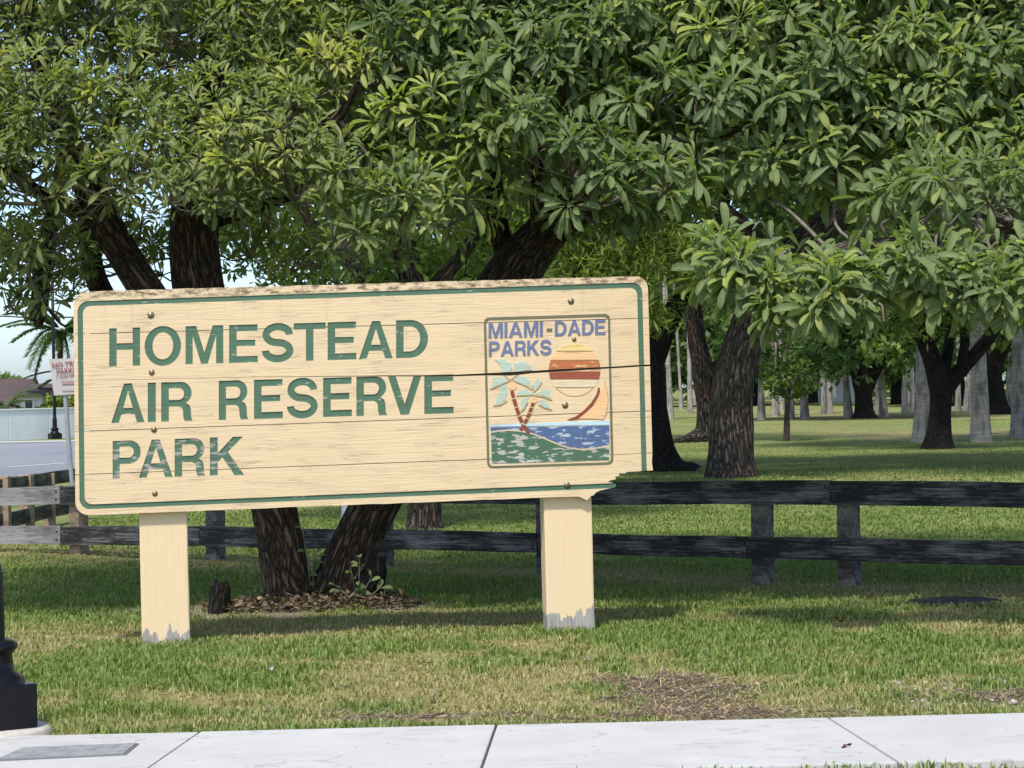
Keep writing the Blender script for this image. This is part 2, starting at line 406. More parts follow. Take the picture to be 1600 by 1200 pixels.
# ------------------------------------------------------------------ the park sign
TL, TR, BL, BR = at(114.5, 456, 14.62), at(1012, 431, 15.08), at(118, 805.5, 14.62), at(1021, 770, 15.08)
SU = ((BR - BL) + (TR - TL)).normalized()
SNn = SU.cross(Vector((0, 0, 1))).normalized(); SNn = -SNn if SNn.y < 0 else SNn
SV = SU.cross(SNn); SV = -SV if SV.z < 0 else SV
SP = (TL + TR + BL + BR) / 4
SO = Vector((SP.x, SP.y, 0.0)) + SNn * .0
sign = thing('park_sign', 'wide cream board sign with routed green lettering, broken corner, on two cream posts', 'sign', SO)
SM = Matrix(((SU.x, SNn.x, SV.x), (SU.y, SNn.y, SV.y), (SU.z, SNn.z, SV.z)))
sign.rotation_euler = SM.to_euler(); SMI = SM.inverted()
def uv(px, py):
    v = FW + RV * ((px - 800) / F) + UV * ((600 - py) / F)
    t = (SP - CAMP).dot(SNn) / v.dot(SNn)
    q = SMI @ (CAMP + v * t - SO); return (q.x, q.z)
def uvs(pts): return [uv(*p) for p in pts]
SIGN_Y = (SMI @ (SP - SO)).y      # local y of the board's face

def shape(name, loops, y0, y1):
    """closed plate from 2D outlines (holes allowed) in the board's plane, between local y0 and y1 from the face"""
    cu = bpy.data.curves.new('tmp', 'CURVE'); cu.dimensions = '2D'; cu.fill_mode = 'BOTH'; cu.extrude = (y1 - y0) / 2
    for lp in loops:
        sp = cu.splines.new('POLY'); sp.points.add(len(lp) - 1); sp.use_cyclic_u = True
        for p, (x, z) in zip(sp.points, lp): p.co = (x, z, 0, 1)
    ob = bpy.data.objects.new('tmp', cu); me = bpy.data.meshes.new_from_object(ob)
    bpy.data.objects.remove(ob); bpy.data.curves.remove(cu)
    bm = bmesh.new(); bm.from_mesh(me); bpy.data.meshes.remove(me)
    bmesh.ops.remove_doubles(bm, verts=bm.verts, dist=1e-5)
    for v in bm.verts: x, y, z = v.co; v.co = (x, SIGN_Y + (y0 + y1) / 2 - z, y)
    return bm_mesh(bm, name)
def boolean(me, cutter):
    a = link('tmp_a', me); c_ = link('tmp_c', cutter)
    md = a.modifiers.new('b', 'BOOLEAN'); md.operation = 'DIFFERENCE'; md.solver = 'EXACT'; md.object = c_; md.use_self = False
    dg = bpy.context.evaluated_depsgraph_get(); dg.update()
    out = bpy.data.meshes.new_from_object(a.evaluated_get(dg))
    bpy.data.objects.remove(a); bpy.data.objects.remove(c_); return out
def join_meshes(mes, name):
    bm = bmesh.new()
    for k in mes: bm.from_mesh(k)
    return bm_mesh(bm, name)
def ell(cx, cy, rx, ry, a0, a1, n=18):
    return [(cx + rx * math.cos(math.radians(a0 + (a1 - a0) * k / n)), cy + ry * math.sin(math.radians(a0 + (a1 - a0) * k / n))) for k in range(n + 1)]
def stroke(pts, hw):
    L, R = [], []
    for i, p in enumerate(pts):
        a = pts[max(0, i - 1)]; c = pts[min(len(pts) - 1, i + 1)]
        dx, dy = c[0] - a[0], c[1] - a[1]; l = math.hypot(dx, dy) or 1
        L.append((p[0] - dy / l * hw, p[1] + dx / l * hw)); R.append((p[0] + dy / l * hw, p[1] - dx / l * hw))
    return L + R[::-1]
s_ = .2
GL = {
 'H': (.83, [[(0,0),(0,1),(s_,1),(s_,.60),(.63,.60),(.63,1),(.83,1),(.83,0),(.63,0),(.63,.43),(s_,.43),(s_,0)]]),
 'O': (.97, [ell(.485,.5,.485,.525,0,351,39), ell(.485,.5,.275,.355,0,351,39)]),
 'M': (1.0, [[(0,0),(0,1),(.28,1),(.5,.30),(.72,1),(1,1),(1,0),(.81,0),(.81,.74),(.59,0),(.41,0),(.19,.74),(.19,0)]]),
 'E': (.76, [[(0,0),(0,1),(.75,1),(.75,.83),(s_,.83),(s_,.60),(.69,.60),(.69,.44),(s_,.44),(s_,.17),(.76,.17),(.76,0)]]),
 'S': (.84, [stroke(ell(.42,.712,.305,.212,-2,252,22) + [(.42,.502)] + ell(.42,.288,.318,.212,72,-182,22), .096)]),
 'T': (.84, [[(0,1),(.84,1),(.84,.83),(.52,.83),(.52,0),(.32,0),(.32,.83),(0,.83)]]),
 'A': (.95, [[(0,0),(.365,1),(.585,1),(.95,0),(.735,0),(.665,.21),(.285,.21),(.215,0)], [(.338,.375),(.612,.375),(.475,.79)]]),
 'D': (.85, [[(0,0),(0,1)] + ell(.38,.5,.47,.5,90,-90,22), [(s_,.17),(s_,.83)] + ell(.37,.5,.27,.33,90,-90,18)]),
 'I': (.2, [[(0,0),(0,1),(.2,1),(.2,0)]]),
 'P': (.79, [[(0,0),(0,1)] + ell(.48,.69,.31,.31,90,-90,18) + [(s_,.38),(s_,0)], [(s_,.55),(s_,.84)] + ell(.45,.695,.145,.145,90,-90,12)]),
 'R': (.82, [[(0,0),(0,1)] + ell(.50,.715,.295,.285,90,-62,16) + [(.74,.40),(.775,.31),(.785,.09),(.82,0),(.61,0),(.58,.09),(.57,.27),(.53,.34),(.46,.375),(s_,.375),(s_,0)], [(s_,.545),(s_,.84)] + ell(.46,.6925,.14,.1475,90,-90,12)]),
 'V': (.92, [[(0,1),(.215,1),(.46,.26),(.705,1),(.92,1),(.575,0),(.345,0)]]),
 'K': (.86, [[(0,0),(0,1),(s_,1),(s_,.585),(.585,1),(.84,1),(.455,.61),(.87,0),(.625,0),(.32,.475),(s_,.355),(s_,0)]]),
 '-': (.36, [[(0,.33),(0,.52),(.36,.52),(.36,.33)]]),
}
def glyph_px(ch, x0, x1, top, bot):
    """outlines of a letter between pixel columns x0..x1, top(x)/bot(x) give the sloping lines of the text row"""
    wd, loops = GL[ch]; out = []
    for lp in loops:
        o = []
        for (gx_, gy_) in lp:
            px = x0 + (x1 - x0) * gx_ / wd
            o.append(uv(px, bot(px) + (top(px) - bot(px)) * gy_))
        out.append(o)
    return out
def lin(xa, ya, xb, yb): return lambda x: ya + (yb - ya) * (x - xa) / (xb - xa)
ROWS = [
 (lin(195, 512.5, 644, 500), lin(195, 572, 644, 559), 'green', [('H',170.7,219),('O',226,283),('M',290,349),('E',358,403),('S',409,459),('T',459,509),('E',512,557),('A',561,614),('D',619,669)]),
 (lin(200, 599, 686, 585.5), lin(200, 660.5, 686, 646.5), 'green', [('A',174,226),('I',231,243.5),('R',252,301),('R',342,388),('E',397,442),('S',448,497),('E',505,550),('R',557,605),('V',606,659),('E',663,709)]),
 (lin(195, 688.5, 350, 683), lin(195, 747.5, 350, 743), 'green_worn', [('P',176,220),('A',217,270),('R',273,321),('K',328,381)]),
]
letters, cut = [], []
for top, bot, mk, row in ROWS:
    for ch, x0, x1 in row:
        if ch in 'OS': t2 = top; b2 = bot
        lp = glyph_px(ch, x0, x1, top, bot)
        letters.append((lp, mk)); cut.append(shape('c', lp, -.03, .009))
def rrect_px(c, r, n=7):
    """rounded rectangle through pixel corners TL, TR, BR, BL"""
    tl, tr, br, bl = [Vector(uv(*p)) for p in c]; pts = []
    for p, q0, q1 in ((tl, bl, tr), (tr, tl, br), (br, tr, bl), (bl, br, tl)):
        a = (q0 - p).normalized() * r; b_ = (q1 - p).normalized() * r; cen = p + a + b_
        for k in range(n + 1):
            t = k / n * math.pi / 2
            pts.append(tuple(cen - b_ * math.cos(t) - a * math.sin(t)))
    return pts
# green border line: a routed band that runs off where the corner is broken
SEAM1, SEAM3, SEAM4 = [(100, 522.4), (1030, 496.5)], [(100, 675), (1030, 641.5)], [(100, 742.5), (1030, 707.5)]
CRK_T = [(100, 594.8), (400, 588.6), (600, 586.6), (700, 586.2), (760, 583.0), (812, 580.6), (850, 578.2), (930, 574.2), (1030, 568.6)]
CRK_B = [(100, 595.3), (400, 589.2), (600, 588.0), (700, 588.4), (760, 586.6), (800, 587.0), (830, 583.4), (880, 580.4), (950, 575.8), (1030, 571.2)]
BOTTOM = lambda x: 805.5 + (774.5 - 805.5) * (x - 118) / (925 - 118)
bo = rrect_px([(121, 471.0), (1003.5, 441), (1011.5, 760.5), (124.5, 796.5)], .068)
bi = rrect_px([(129.5, 478.5), (995.5, 449.5), (1003, 753), (132.5, 788.5)], .048)
border_cut = shape('c', [bo, bi], -.03, .008); 
corner_t = rrect_px([(114.5, 456.5), (1012, 431), (1021, 770), (118, 805.5)], .085, 8)
nR = 9
tl_arc, tr_arc, bl_arc = corner_t[:nR], corner_t[nR:2 * nR], corner_t[3 * nR:]
g = .55
def off(line, dy): return [(x, y + dy) for x, y in line]
def ragged(a, b_, n, amp):
    return [(a[0] + (b_[0] - a[0]) * k / n, a[1] + (b_[1] - a[1]) * k / n + rnd.uniform(-amp, amp)) for k in range(1, n)]
LE = lambda y: 114.5 + (118 - 114.5) * (y - 456) / 349.5          # left edge column at a row
RE = lambda y: 1012 + 9 * (y - 431) / 339.0
def on(line, x):
    for (xa, ya), (xb, yb) in zip(line, line[1:]):
        if xa <= x <= xb: return ya + (yb - ya) * (x - xa) / (xb - xa)
def clip(line, dy=0, n=24):
    xs = sorted({LE(on(line, 115)), RE(on(line, 1012))} | {x for x, _ in line if 118 < x < 1010} | set(np.linspace(140, 1000, n)))
    return [(x, on(line, x) + dy) for x in xs]
planks = []
top_edge = tl_arc[:] 
te = uvs(ragged((150, 455.0), (985, 431.8), 40, .55))
planks.append([tl_arc[:] + te + tr_arc + uvs(clip(SEAM1, -g)[::-1])])
planks.append([uvs(clip(SEAM1, g) + clip(CRK_T)[::-1])])
planks.append([uvs(clip(CRK_B) + clip(SEAM3, -g)[::-1])])
planks.append([uvs(clip(SEAM3, g) + clip(SEAM4, -g)[::-1])])
brk = [(1018.5, 722), (1020.3, 735.0), (1006, 735.6), (992, 736.8), (981, 737.2), (976, 739.6), (966, 739.4), (968.5, 742.6), (961, 744.8), (962.5, 748.6), (955, 750.2),
       (949, 753.2), (957, 754.4), (963.5, 757.2), (961, 761.6), (947, 764.2), (936, 767.0), (930, 770.4), (927.5, 774.0), (923.5, 774.6), (920.5, 778.6), (917, 781.8), (905, BOTTOM(905) + .6)]
planks.append([uvs(clip(SEAM4, g) + brk + ragged((905, BOTTOM(905)), (150, BOTTOM(150)), 30, .5)) + bl_arc])
allcut = join_meshes(cut, 'cut')
TH = .045
for i, lp in enumerate(planks):
    dy = (0, .0012, -.0006, .0008, -.0010)[i]
    me = shape('plank', lp, dy, TH + dy)
    me = boolean(me, allcut.copy()); me = boolean(me, border_cut.copy())
    me.materials.clear(); o = link('plank', me, M['cream'], sign)
for ln_ in (SEAM1, CRK_T, SEAM3, SEAM4):      # added dark strips that keep bright background from showing through the joints
    pts_ = clip(ln_, 0, 8)[1:-1]
    if ln_ is SEAM4: pts_ = [p for p in pts_ if p[0] < 1000]
    link('seam_backing', shape('seam_backing', [uvs([(x, y - 3.5) for x, y in pts_] + [(x, y + 5) for x, y in pts_[::-1]])], .020, .030), m_plain('seam_backing_dark', (.05, .04, .03), .9) if ln_ is SEAM1 else bpy.data.materials['seam_backing_dark'], sign)
crack = shape('c', [uvs([(x, y - .3) for x, y in CRK_T[1:]] + [(x, y + .3) for x, y in CRK_B[1:]][::-1])], -.03, .06)
def seamed(me): return boolean(me, crack.copy())
for k, (lp, mk) in enumerate(letters):
    me = shape('letter', lp, .0055, .0095)
    if 12 <= k <= 18: me = seamed(me)
    me.materials.clear(); link('letter', me, M[mk], sign)
blk = shape('c', [uvs(brk[:-1] + [(905, BOTTOM(905) + .6), (905, 840), (1060, 840), (1060, 722)])], -.05, .09)
me = seamed(boolean(shape('border_line', [bo, bi], .0050, .0088), blk)); me.materials.clear(); link('border_line', me, M['green'], sign)
# emblem (drawn in a 1015 x 1200 enlargement of 750..970 x 480..740)
def ez(x, y): return (750 + x / 4.6136, 480 + y / 4.6154)
emb = link('emblem', None, None, sign)
bpy.data.objects.remove(emb)
eo = rrect_px([ez(27, 75), ez(936, 47), ez(962, 1133), ez(52, 1162)], .035); ei = rrect_px([ez(43, 93), ez(922, 66), ez(944, 1117), ez(68, 1146)], .026)
me = seamed(shape('emblem_frame', [eo, ei], -.0032, .006)); me.materials.clear()
emb = link('emblem_frame', me, M['olive'], sign)
def epiece(name, pts, mk, y=-.0030, holes=(), cutit=True, dy=.006):
    lp = [uvs([ez(*p) for p in pts])] + [uvs([ez(*p) for p in h]) for h in holes]
    me = shape(name, lp, y, dy)
    if cutit: me = seamed(me)
    me.materials.clear(); return link(name, me, M[mk], emb)
cx, cy, rx, ry = 682, 452, 186, 192
def band(y0, y1, sl=0.0):
    ys = np.linspace(y0, y1, 9); h = [rx * math.sqrt(max(0, 1 - ((y - cy) / ry) ** 2)) for y in ys]
    return [(cx - a, y) for a, y in zip(h, ys)] + [(cx + a, y) for a, y in zip(h[::-1], ys[::-1])]
epiece('sun_band', band(263, 315), 'yellow'); epiece('sun_band', band(321, 379), 'peach'); epiece('sun_band', band(385, 452), 'orange')
epiece('sun_band', band(462, 519), 'rust'); epiece('sun_band', band(524, 577), 'palec')
epiece('sun_band', stroke(ell(cx, cy, rx - 2, ry - 1, 136, 44, 20), 3.2), 'groove', -.0015)
epiece('sun_band', stroke([(548, 581), (820, 579)], 2.2), 'groove', -.0015)
for yy in (318, 382): 
    h = rx * math.sqrt(1 - ((yy - cy) / ry) ** 2); epiece('sun_line', [(cx - h, yy - 2), (cx + h, yy - 2), (cx + h, yy + 2), (cx - h, yy + 2)], 'groove', -.0012)
sail = [(893, 528), (912, 590), (922, 660), (918, 720), (905, 775), (888, 812), (866, 806), (780, 803), (706, 804), (760, 764), (812, 712), (852, 650), (876, 590)]
epiece('sail', sail, 'peach'); epiece('sail_edge', stroke([(894, 526), (914, 590), (924, 660), (920, 722), (907, 777), (888, 816), (862, 808), (704, 806)], 2.5), 'groove', -.0012)
bm_ = [(852, 578), (838, 632), (800, 690), (750, 742), (690, 788), (628, 812), (660, 816), (705, 808), (765, 764), (818, 710), (852, 648), (866, 606), (862, 580)]
epiece('boom', bm_, 'brown')
epiece('horizon_band', [(74, 847), (500, 833), (930, 818), (931, 849), (500, 856), (74, 862)], 'skyb')
hillc = [(78, 908), (140, 897), (200, 893), (270, 897), (340, 908), (400, 926), (470, 955), (540, 985), (600, 1008), (660, 1024), (730, 1031), (800, 1028), (870, 1016), (932, 1003)]
epiece('sea', [(75, 869), (500, 862), (931, 856)] + [(x, y - 13) for x, y in hillc[::-1]], 'sea')
epiece('hill', hillc + [(930, 1103), (500, 1117), (86, 1128)], 'hill')
epiece('shore_line', stroke([(x, y - 6) for x, y in hillc], 4), 'palec', -.0036)
tr1 = [(229, 602), (243, 660), (262, 722), (283, 785), (306, 838), (332, 880), (356, 908)]; tr2 = [(385, 688), (372, 722), (357, 762), (340, 802), (318, 846), (292, 892)]
epiece('trunk', stroke(tr2, 12), 'brown', -.0040); epiece('trunk', stroke(tr1, 13), 'brown', -.0048)
for a, b_ in ((1, .6), (2, .4), (3, .3), (4, .3)): 
    p = tr1[a]; epiece('trunk_ring', stroke([(p[0] - 15, p[1] + 3), (p[0] + 15, p[1] - 5)], 2.6), 'palec', -.0056)
    p = tr2[a]; epiece('trunk_ring', stroke([(p[0] - 13, p[1] - 4), (p[0] + 13, p[1] + 4)], 2.4), 'palec', -.0050)
FR = [[(108, 378), (150, 372), (188, 382), (222, 402), (232, 440), (222, 478), (160, 470), (150, 420)], [(240, 408), (290, 388), (332, 392), (362, 424), (376, 452), (300, 460), (246, 478)],
      [(88, 508), (140, 500), (196, 512), (206, 534), (150, 556), (82, 586)], [(150, 566), (196, 548), (200, 612), (182, 672), (150, 700), (100, 712), (118, 660)],
      [(228, 520), (270, 496), (330, 500), (362, 530), (368, 578), (320, 562), (270, 540)],
      [(384, 606), (382, 556), (418, 502), (442, 540), (420, 590), (398, 616)], [(270, 604), (330, 592), (386, 622), (370, 636), (264, 636)],
      [(400, 626), (450, 590), (508, 596), (512, 660), (460, 644)], [(296, 660), (352, 650), (340, 690), (312, 736), (296, 750), (290, 700)], [(420, 668), (470, 676), (500, 700), (516, 740), (460, 720), (424, 700)]]
for f in FR:
    mx_ = sum(p[0] for p in f) / len(f); my_ = sum(p[1] for p in f) / len(f); o = []
    for i, p in enumerate(f):   # leaf-like ragged outline
        q = f[(i + 1) % len(f)]; o.append(p); o.append(((p[0] + q[0]) / 2 + (mx_ - (p[0] + q[0]) / 2) * .12, (p[1] + q[1]) / 2 + (my_ - (p[1] + q[1]) / 2) * .12))
    epiece('frond', o, 'turq')
for f in ([(74, 594), (140, 566), (216, 534)], [(216, 530), (262, 492), (330, 470), (372, 460)], [(222, 528), (280, 548), (330, 568), (372, 598)], [(94, 714), (150, 708), (196, 676)], [(212, 526), (180, 494), (156, 470)],
          [(262, 640), (380, 634), (450, 648), (520, 672)], [(388, 612), (420, 584), (446, 540)], [(424, 706), (470, 730), (520, 744)], [(292, 756), (318, 738), (344, 690)], [(388, 612), (374, 560), (378, 590)]):
    epiece('frond_rib', stroke(f, 3.2), 'groove', -.0042)
epiece('coconut', ell(235, 566, 30, 32, 0, 342, 19), 'peach', -.0042); epiece('coconut', ell(392, 672, 24, 20, 0, 342, 19), 'peach', -.0042)
def text_row(txt, x0, x1, top, bot, mk, gap=.12, par=None):
    tot = sum(GL[c_][0] for c_ in txt) + gap * (len(txt) - 1); x = x0; k = (x1 - x0) / tot
    for c_ in txt:
        wd = GL[c_][0]; me = shape('letter', glyph_px(c_, x, x + wd * k, top, bot), -.0034, .006); me.materials.clear(); link('letter', me, M[mk], emb); x += (wd + gap) * k
t1, b1 = lin(763, 505, 946, 499.3), lin(763, 528.3, 946, 522.4)
text_row('MIAMI', 763.4, 848, t1, b1, 'blue', .11); text_row('-', 854, 862.7, t1, b1, 'olive'); text_row('DADE', 867, 946, t1, b1, 'blue', .10)
text_row('PARKS', 763.9, 861.6, lin(763, 533.8, 861, 530.8), lin(763, 557, 861, 554), 'blue', .09)
# bolts
for px, py, r in ((235.5, 492, .017), (237, 581.5, .014), (240.5, 671, .014), (242, 771, .014), (892, 470.5, .016), (897, 530, .011), (883, 633, .016), (886, 757.5, .015)):
    x, z = uv(px, py); bm = bmesh.new()
    bmesh.ops.create_cone(bm, cap_ends=True, segments=18, radius1=r * 1.35, radius2=r * 1.3, depth=.004, matrix=Matrix.Translation((x, SIGN_Y - .002, z)) @ Matrix.Rotation(math.pi / 2, 4, 'X'))
    bmesh.ops.create_uvsphere(bm, u_segments=16, v_segments=10, radius=r, matrix=Matrix.Translation((x, SIGN_Y - .003, z)) @ Matrix.Diagonal((1, .62, 1, 1)))
    link('bolt', bm_mesh(bm, 'bolt', True), M['bolt'], sign)
# posts: cream paint worn to bare grey timber at the foot
def m_post(name, zlim):
    m, nt, b = mat_new(name); N = NB(nt)
    sep = N.n('ShaderNodeSeparateXYZ'); N.l(N.co(), sep.inputs[0])
    gr = N.noise(N.co((40, 40, 2)), 1.6, 6, .62, .5); pn = N.noise(N.co((9, 9, 5)), 1.4, 6, .65)
    st = N.noise(N.co((26, 26, 1.2)), 1.0, 2)
    h = N.math('ADD', N.math('MULTIPLY', N.math('SUBTRACT', pn, .5), .16), N.math('MULTIPLY', N.math('SUBTRACT', st, .5), .22))
    mk = N.ramp(N.math('MULTIPLY', N.math('ADD', N.math('SUBTRACT', zlim, sep.outputs[2]), h), 60, True), [(.3, 0), (.5, 1)])
    spots = N.ramp(pn, [(.74, 0), (.75, 1)])
    c = N.mix(N.ramp(gr, [(.3, 0), (.7, 1)]), tuple(x * .95 for x in CREAM), tuple(min(1, x * 1.03) for x in CREAM))
    wd = N.mix(N.ramp(gr, [(.35, 0), (.65, 1)]), (.22, .20, .18), (.44, .41, .38))
    c = N.mix(N.math('MAXIMUM', mk, spots), c, wd)
    N.l(c, b.inputs['Base Color']); b.inputs['Roughness'].default_value = .6; b.inputs['Specular IOR Level'].default_value = .3
    n1 = N.bump(gr, .45, .004, None); N.bump(N.math('MAXIMUM', mk, spots), -.7, .002, b, n1); return m
tilt = Matrix.Rotation(math.atan2(SU.z, 1.0), 3, 'Y')
for k, (xa, xb, yb) in enumerate(((217.5, 293, 1001), (853, 928.3, 977))):
    z0 = uv((xa + xb) / 2, yb)[1]; x0 = uv(xa, 850)[0]; x1 = uv(xb, 850)[0]
    bm = bmesh.new(); box_bm(bm, x0, x1, SIGN_Y + TH + .003, SIGN_Y + TH + .2, z0 - .25, z0 + 1.75 + k * .06, .012)
    bmesh.ops.subdivide_edges(bm, edges=[e for e in bm.edges if abs(e.verts[0].co.z - e.verts[1].co.z) > .5], cuts=14)
    for v in bm.verts:
        if abs(v.co.x - x0) < .02 or abs(v.co.x - x1) < .02: v.co.x += rnd.uniform(-.0018, .0018)
    for v in bm.verts: v.co.x += (v.co.z - .6) * -math.tan(math.atan2(SU.z, 1.0)) * -1 + .008 * (.6 - v.co.z)
    link('post', bm_mesh(bm, 'post'), m_post('post_paint', z0 + (.045, .085)[k]), sign)

# ------------------------------------------------------------------ fences
FX = (FD1 - FD0); FX.z = 0; FX.normalize(); FN = Vector((FX.y, -FX.x, 0)); FN = -FN if FN.y > 0 else FN    # normal towards the road
def on_fence(px, py):
    v = FW + RV * ((px - 800) / F) + UV * ((600 - py) / F)
    return CAMP + v * ((FD0 - CAMP).dot(FN) / v.dot(FN))
def interp(pts, x):
    xs = [p[0] for p in pts]; return float(np.interp(x, xs, [p[1] for p in pts]))
TT = [(-250, 770), (0, 761.5), (115, 758.5), (960, 752), (1170, 750.5), (1305, 750), (1600, 752.5), (1900, 757)]
TB = [(-250, 795), (0, 788), (115, 787), (960, 786), (1170, 787.5), (1305, 788), (1600, 790), (1900, 797)]
LT = [(-250, 820), (0, 821), (110, 821.5), (330, 822), (600, 826), (850, 831.5), (930, 833.5), (1170, 838), (1305, 840), (1600, 843.5), (1900, 848)]
LB = [(-250, 846), (0, 850), (110, 850), (330, 853), (600, 857), (850, 862), (1170, 871.5), (1305, 874), (1600, 881), (1900, 889)]
fence = thing('rail_fence', 'low two-rail timber fence of blackened boards running behind the cream sign', 'fence', (FD0.x, FD0.y, 0))
FO = Vector((FD0.x, FD0.y, 0))
def rail(xa, xb, top, bot, mat, bolts):
    A, B = on_fence(xa, interp(top, xa)), on_fence(xb, interp(top, xb)); A2, B2 = on_fence(xa, interp(bot, xa)), on_fence(xb, interp(bot, xb))
    L = (B - A).length; n = max(4, int(L / .25)); bm = bmesh.new(); rings = []
    for k in range(n + 1):
        f = k / n; t = A.lerp(B, f); u = A2.lerp(B2, f); px = xa + (xb - xa) * f
        s = .004 * math.sin(f * 9 + xa) + rnd.uniform(-.0015, .0015); th = .048
        rings.append([bm.verts.new(q - FO) for q in (t + Vector((0, 0, s)) + FN * .09, u + Vector((0, 0, s + rnd.uniform(-.002, .002))) + FN * .09, u + Vector((0, 0, s)) + FN * (.09 - th), t + Vector((0, 0, s)) + FN * (.09 - th))])
    for a, c_ in zip(rings, rings[1:]):
        for k in range(4): bm.faces.new((a[k], a[(k + 1) % 4], c_[(k + 1) % 4], c_[k]))
    bm.faces.new(rings[0]); bm.faces.new(rings[-1][::-1])
    # put the mesh in its own frame so that the grain runs along x
    me = bm_mesh(bm, 'rail'); ang = math.atan2(FX.y, FX.x); R = Matrix.Rotation(-ang, 4, 'Z'); off_ = A - FO
    me.transform(R @ Matrix.Translation(-off_)); o = link('rail', me, mat, fence); o.location = off_; o.rotation_euler = (0, 0, ang)
    for bx in bolts:
        for f in (.28, .72):
            p = on_fence(bx, interp(top, bx) * (1 - f) + interp(bot, bx) * f) - FO + FN * .092
            bb = bmesh.new(); bmesh.ops.create_uvsphere(bb, u_segments=10, v_segments=6, radius=.014)
            k = link('bolt', bm_mesh(bb, 'bolt', True), M['ironbolt'], o); k.matrix_parent_inverse = Matrix(); k.location = (R @ Matrix.Translation(-off_)) @ p; k.scale = (1, .5, 1)
rail(-240, 103.5, TT, TB, M['rail_grey'], (98,)); rail(104.5, 596, TT, TB, M['rail'], (112, 590)); rail(597, 1304.5, TT, TB, M['rail'], (602, 1175, 1298)); rail(1305.5, 1880, TT, TB, M['rail'], (1312,))
rail(-240, 104.2, LT, LB, M['rail_grey'], (99,)); rail(105, 321.5, LT, LB, M['rail'], (111, 128)); rail(322.3, 847.6, LT, LB, M['rail'], (328, 592, 842)); rail(848.4, 1174.2, LT, LB, M['rail'], (853, 1169)); rail(1175, 1880, LT, LB, M['rail'], (1180, 1302, 1312))
for px, base, wpx, dark in ((-160, 866, 30, 0), (121, 866, 30, 1), (334, 869, 32, 0), (597, 873, 33, 0), (852, 885, 35, 0), (1190, 908, 38, 0), (1325, 917, 40, 0), (1790, 945, 44, 0)):
    q = on_fence(px, base); ang = math.atan2(FX.y, FX.x)
    s = .068; top = on_fence(px, interp(TT, px)).z - .012
    bm = bmesh.new(); box_bm(bm, -s, s, -s, s, -.3, top, .007)
    o = link('post', bm_mesh(bm, 'post'), M['postb' if dark else 'postw'], fence); o.location = Vector((q.x, q.y, 0)) - FO - FN * .03; o.rotation_euler = (rnd.uniform(-.008, .008), rnd.uniform(-.008, .008), ang)
# second, browner fence near the road
f2 = [at(-70, 850, 25.2), at(8, 850, 26.2), at(43, 850, 27.2), at(78, 850, 28.3), at(124, 850, 29.6)]
brown = thing('post_fence', 'brown post fence with dark rails beside the side road, behind the silvered rails', 'fence', (f2[0].x, f2[0].y, 0))
O2 = Vector((f2[0].x, f2[0].y, 0))
for k, (p, ty, hw) in enumerate(zip(f2, (746, 744, 742, 739.5, 735), (.075, .064, .078, .072, .07))):
    v = at((-70, 8, 43, 78, 124)[k], ty, p.y); bm = bmesh.new(); box_bm(bm, -hw, hw, -.06, .06, -.2, v.z, .008)
    o = link('post', bm_mesh(bm, 'post'), M['postb'], brown); o.location = (p.x - O2.x, p.y - O2.y, 0); o.rotation_euler = (0, 0, rnd.uniform(-.2, .2))
for z0, z1 in ((.50, .66), (.10, .27)):
    for a, c_ in zip(f2, f2[1:]):
        d = Vector((c_.x - a.x, c_.y - a.y, 0)); L = d.length; bm = bmesh.new(); box_bm(bm, .004, L - .004, -.025, .025, z0, z1, .004)
        o = link('rail', bm_mesh(bm, 'rail'), M['rail'], brown); o.location = (a.x - O2.x + .02, a.y - O2.y + .095, 0); o.rotation_euler = (0, 0, math.atan2(d.y, d.x))

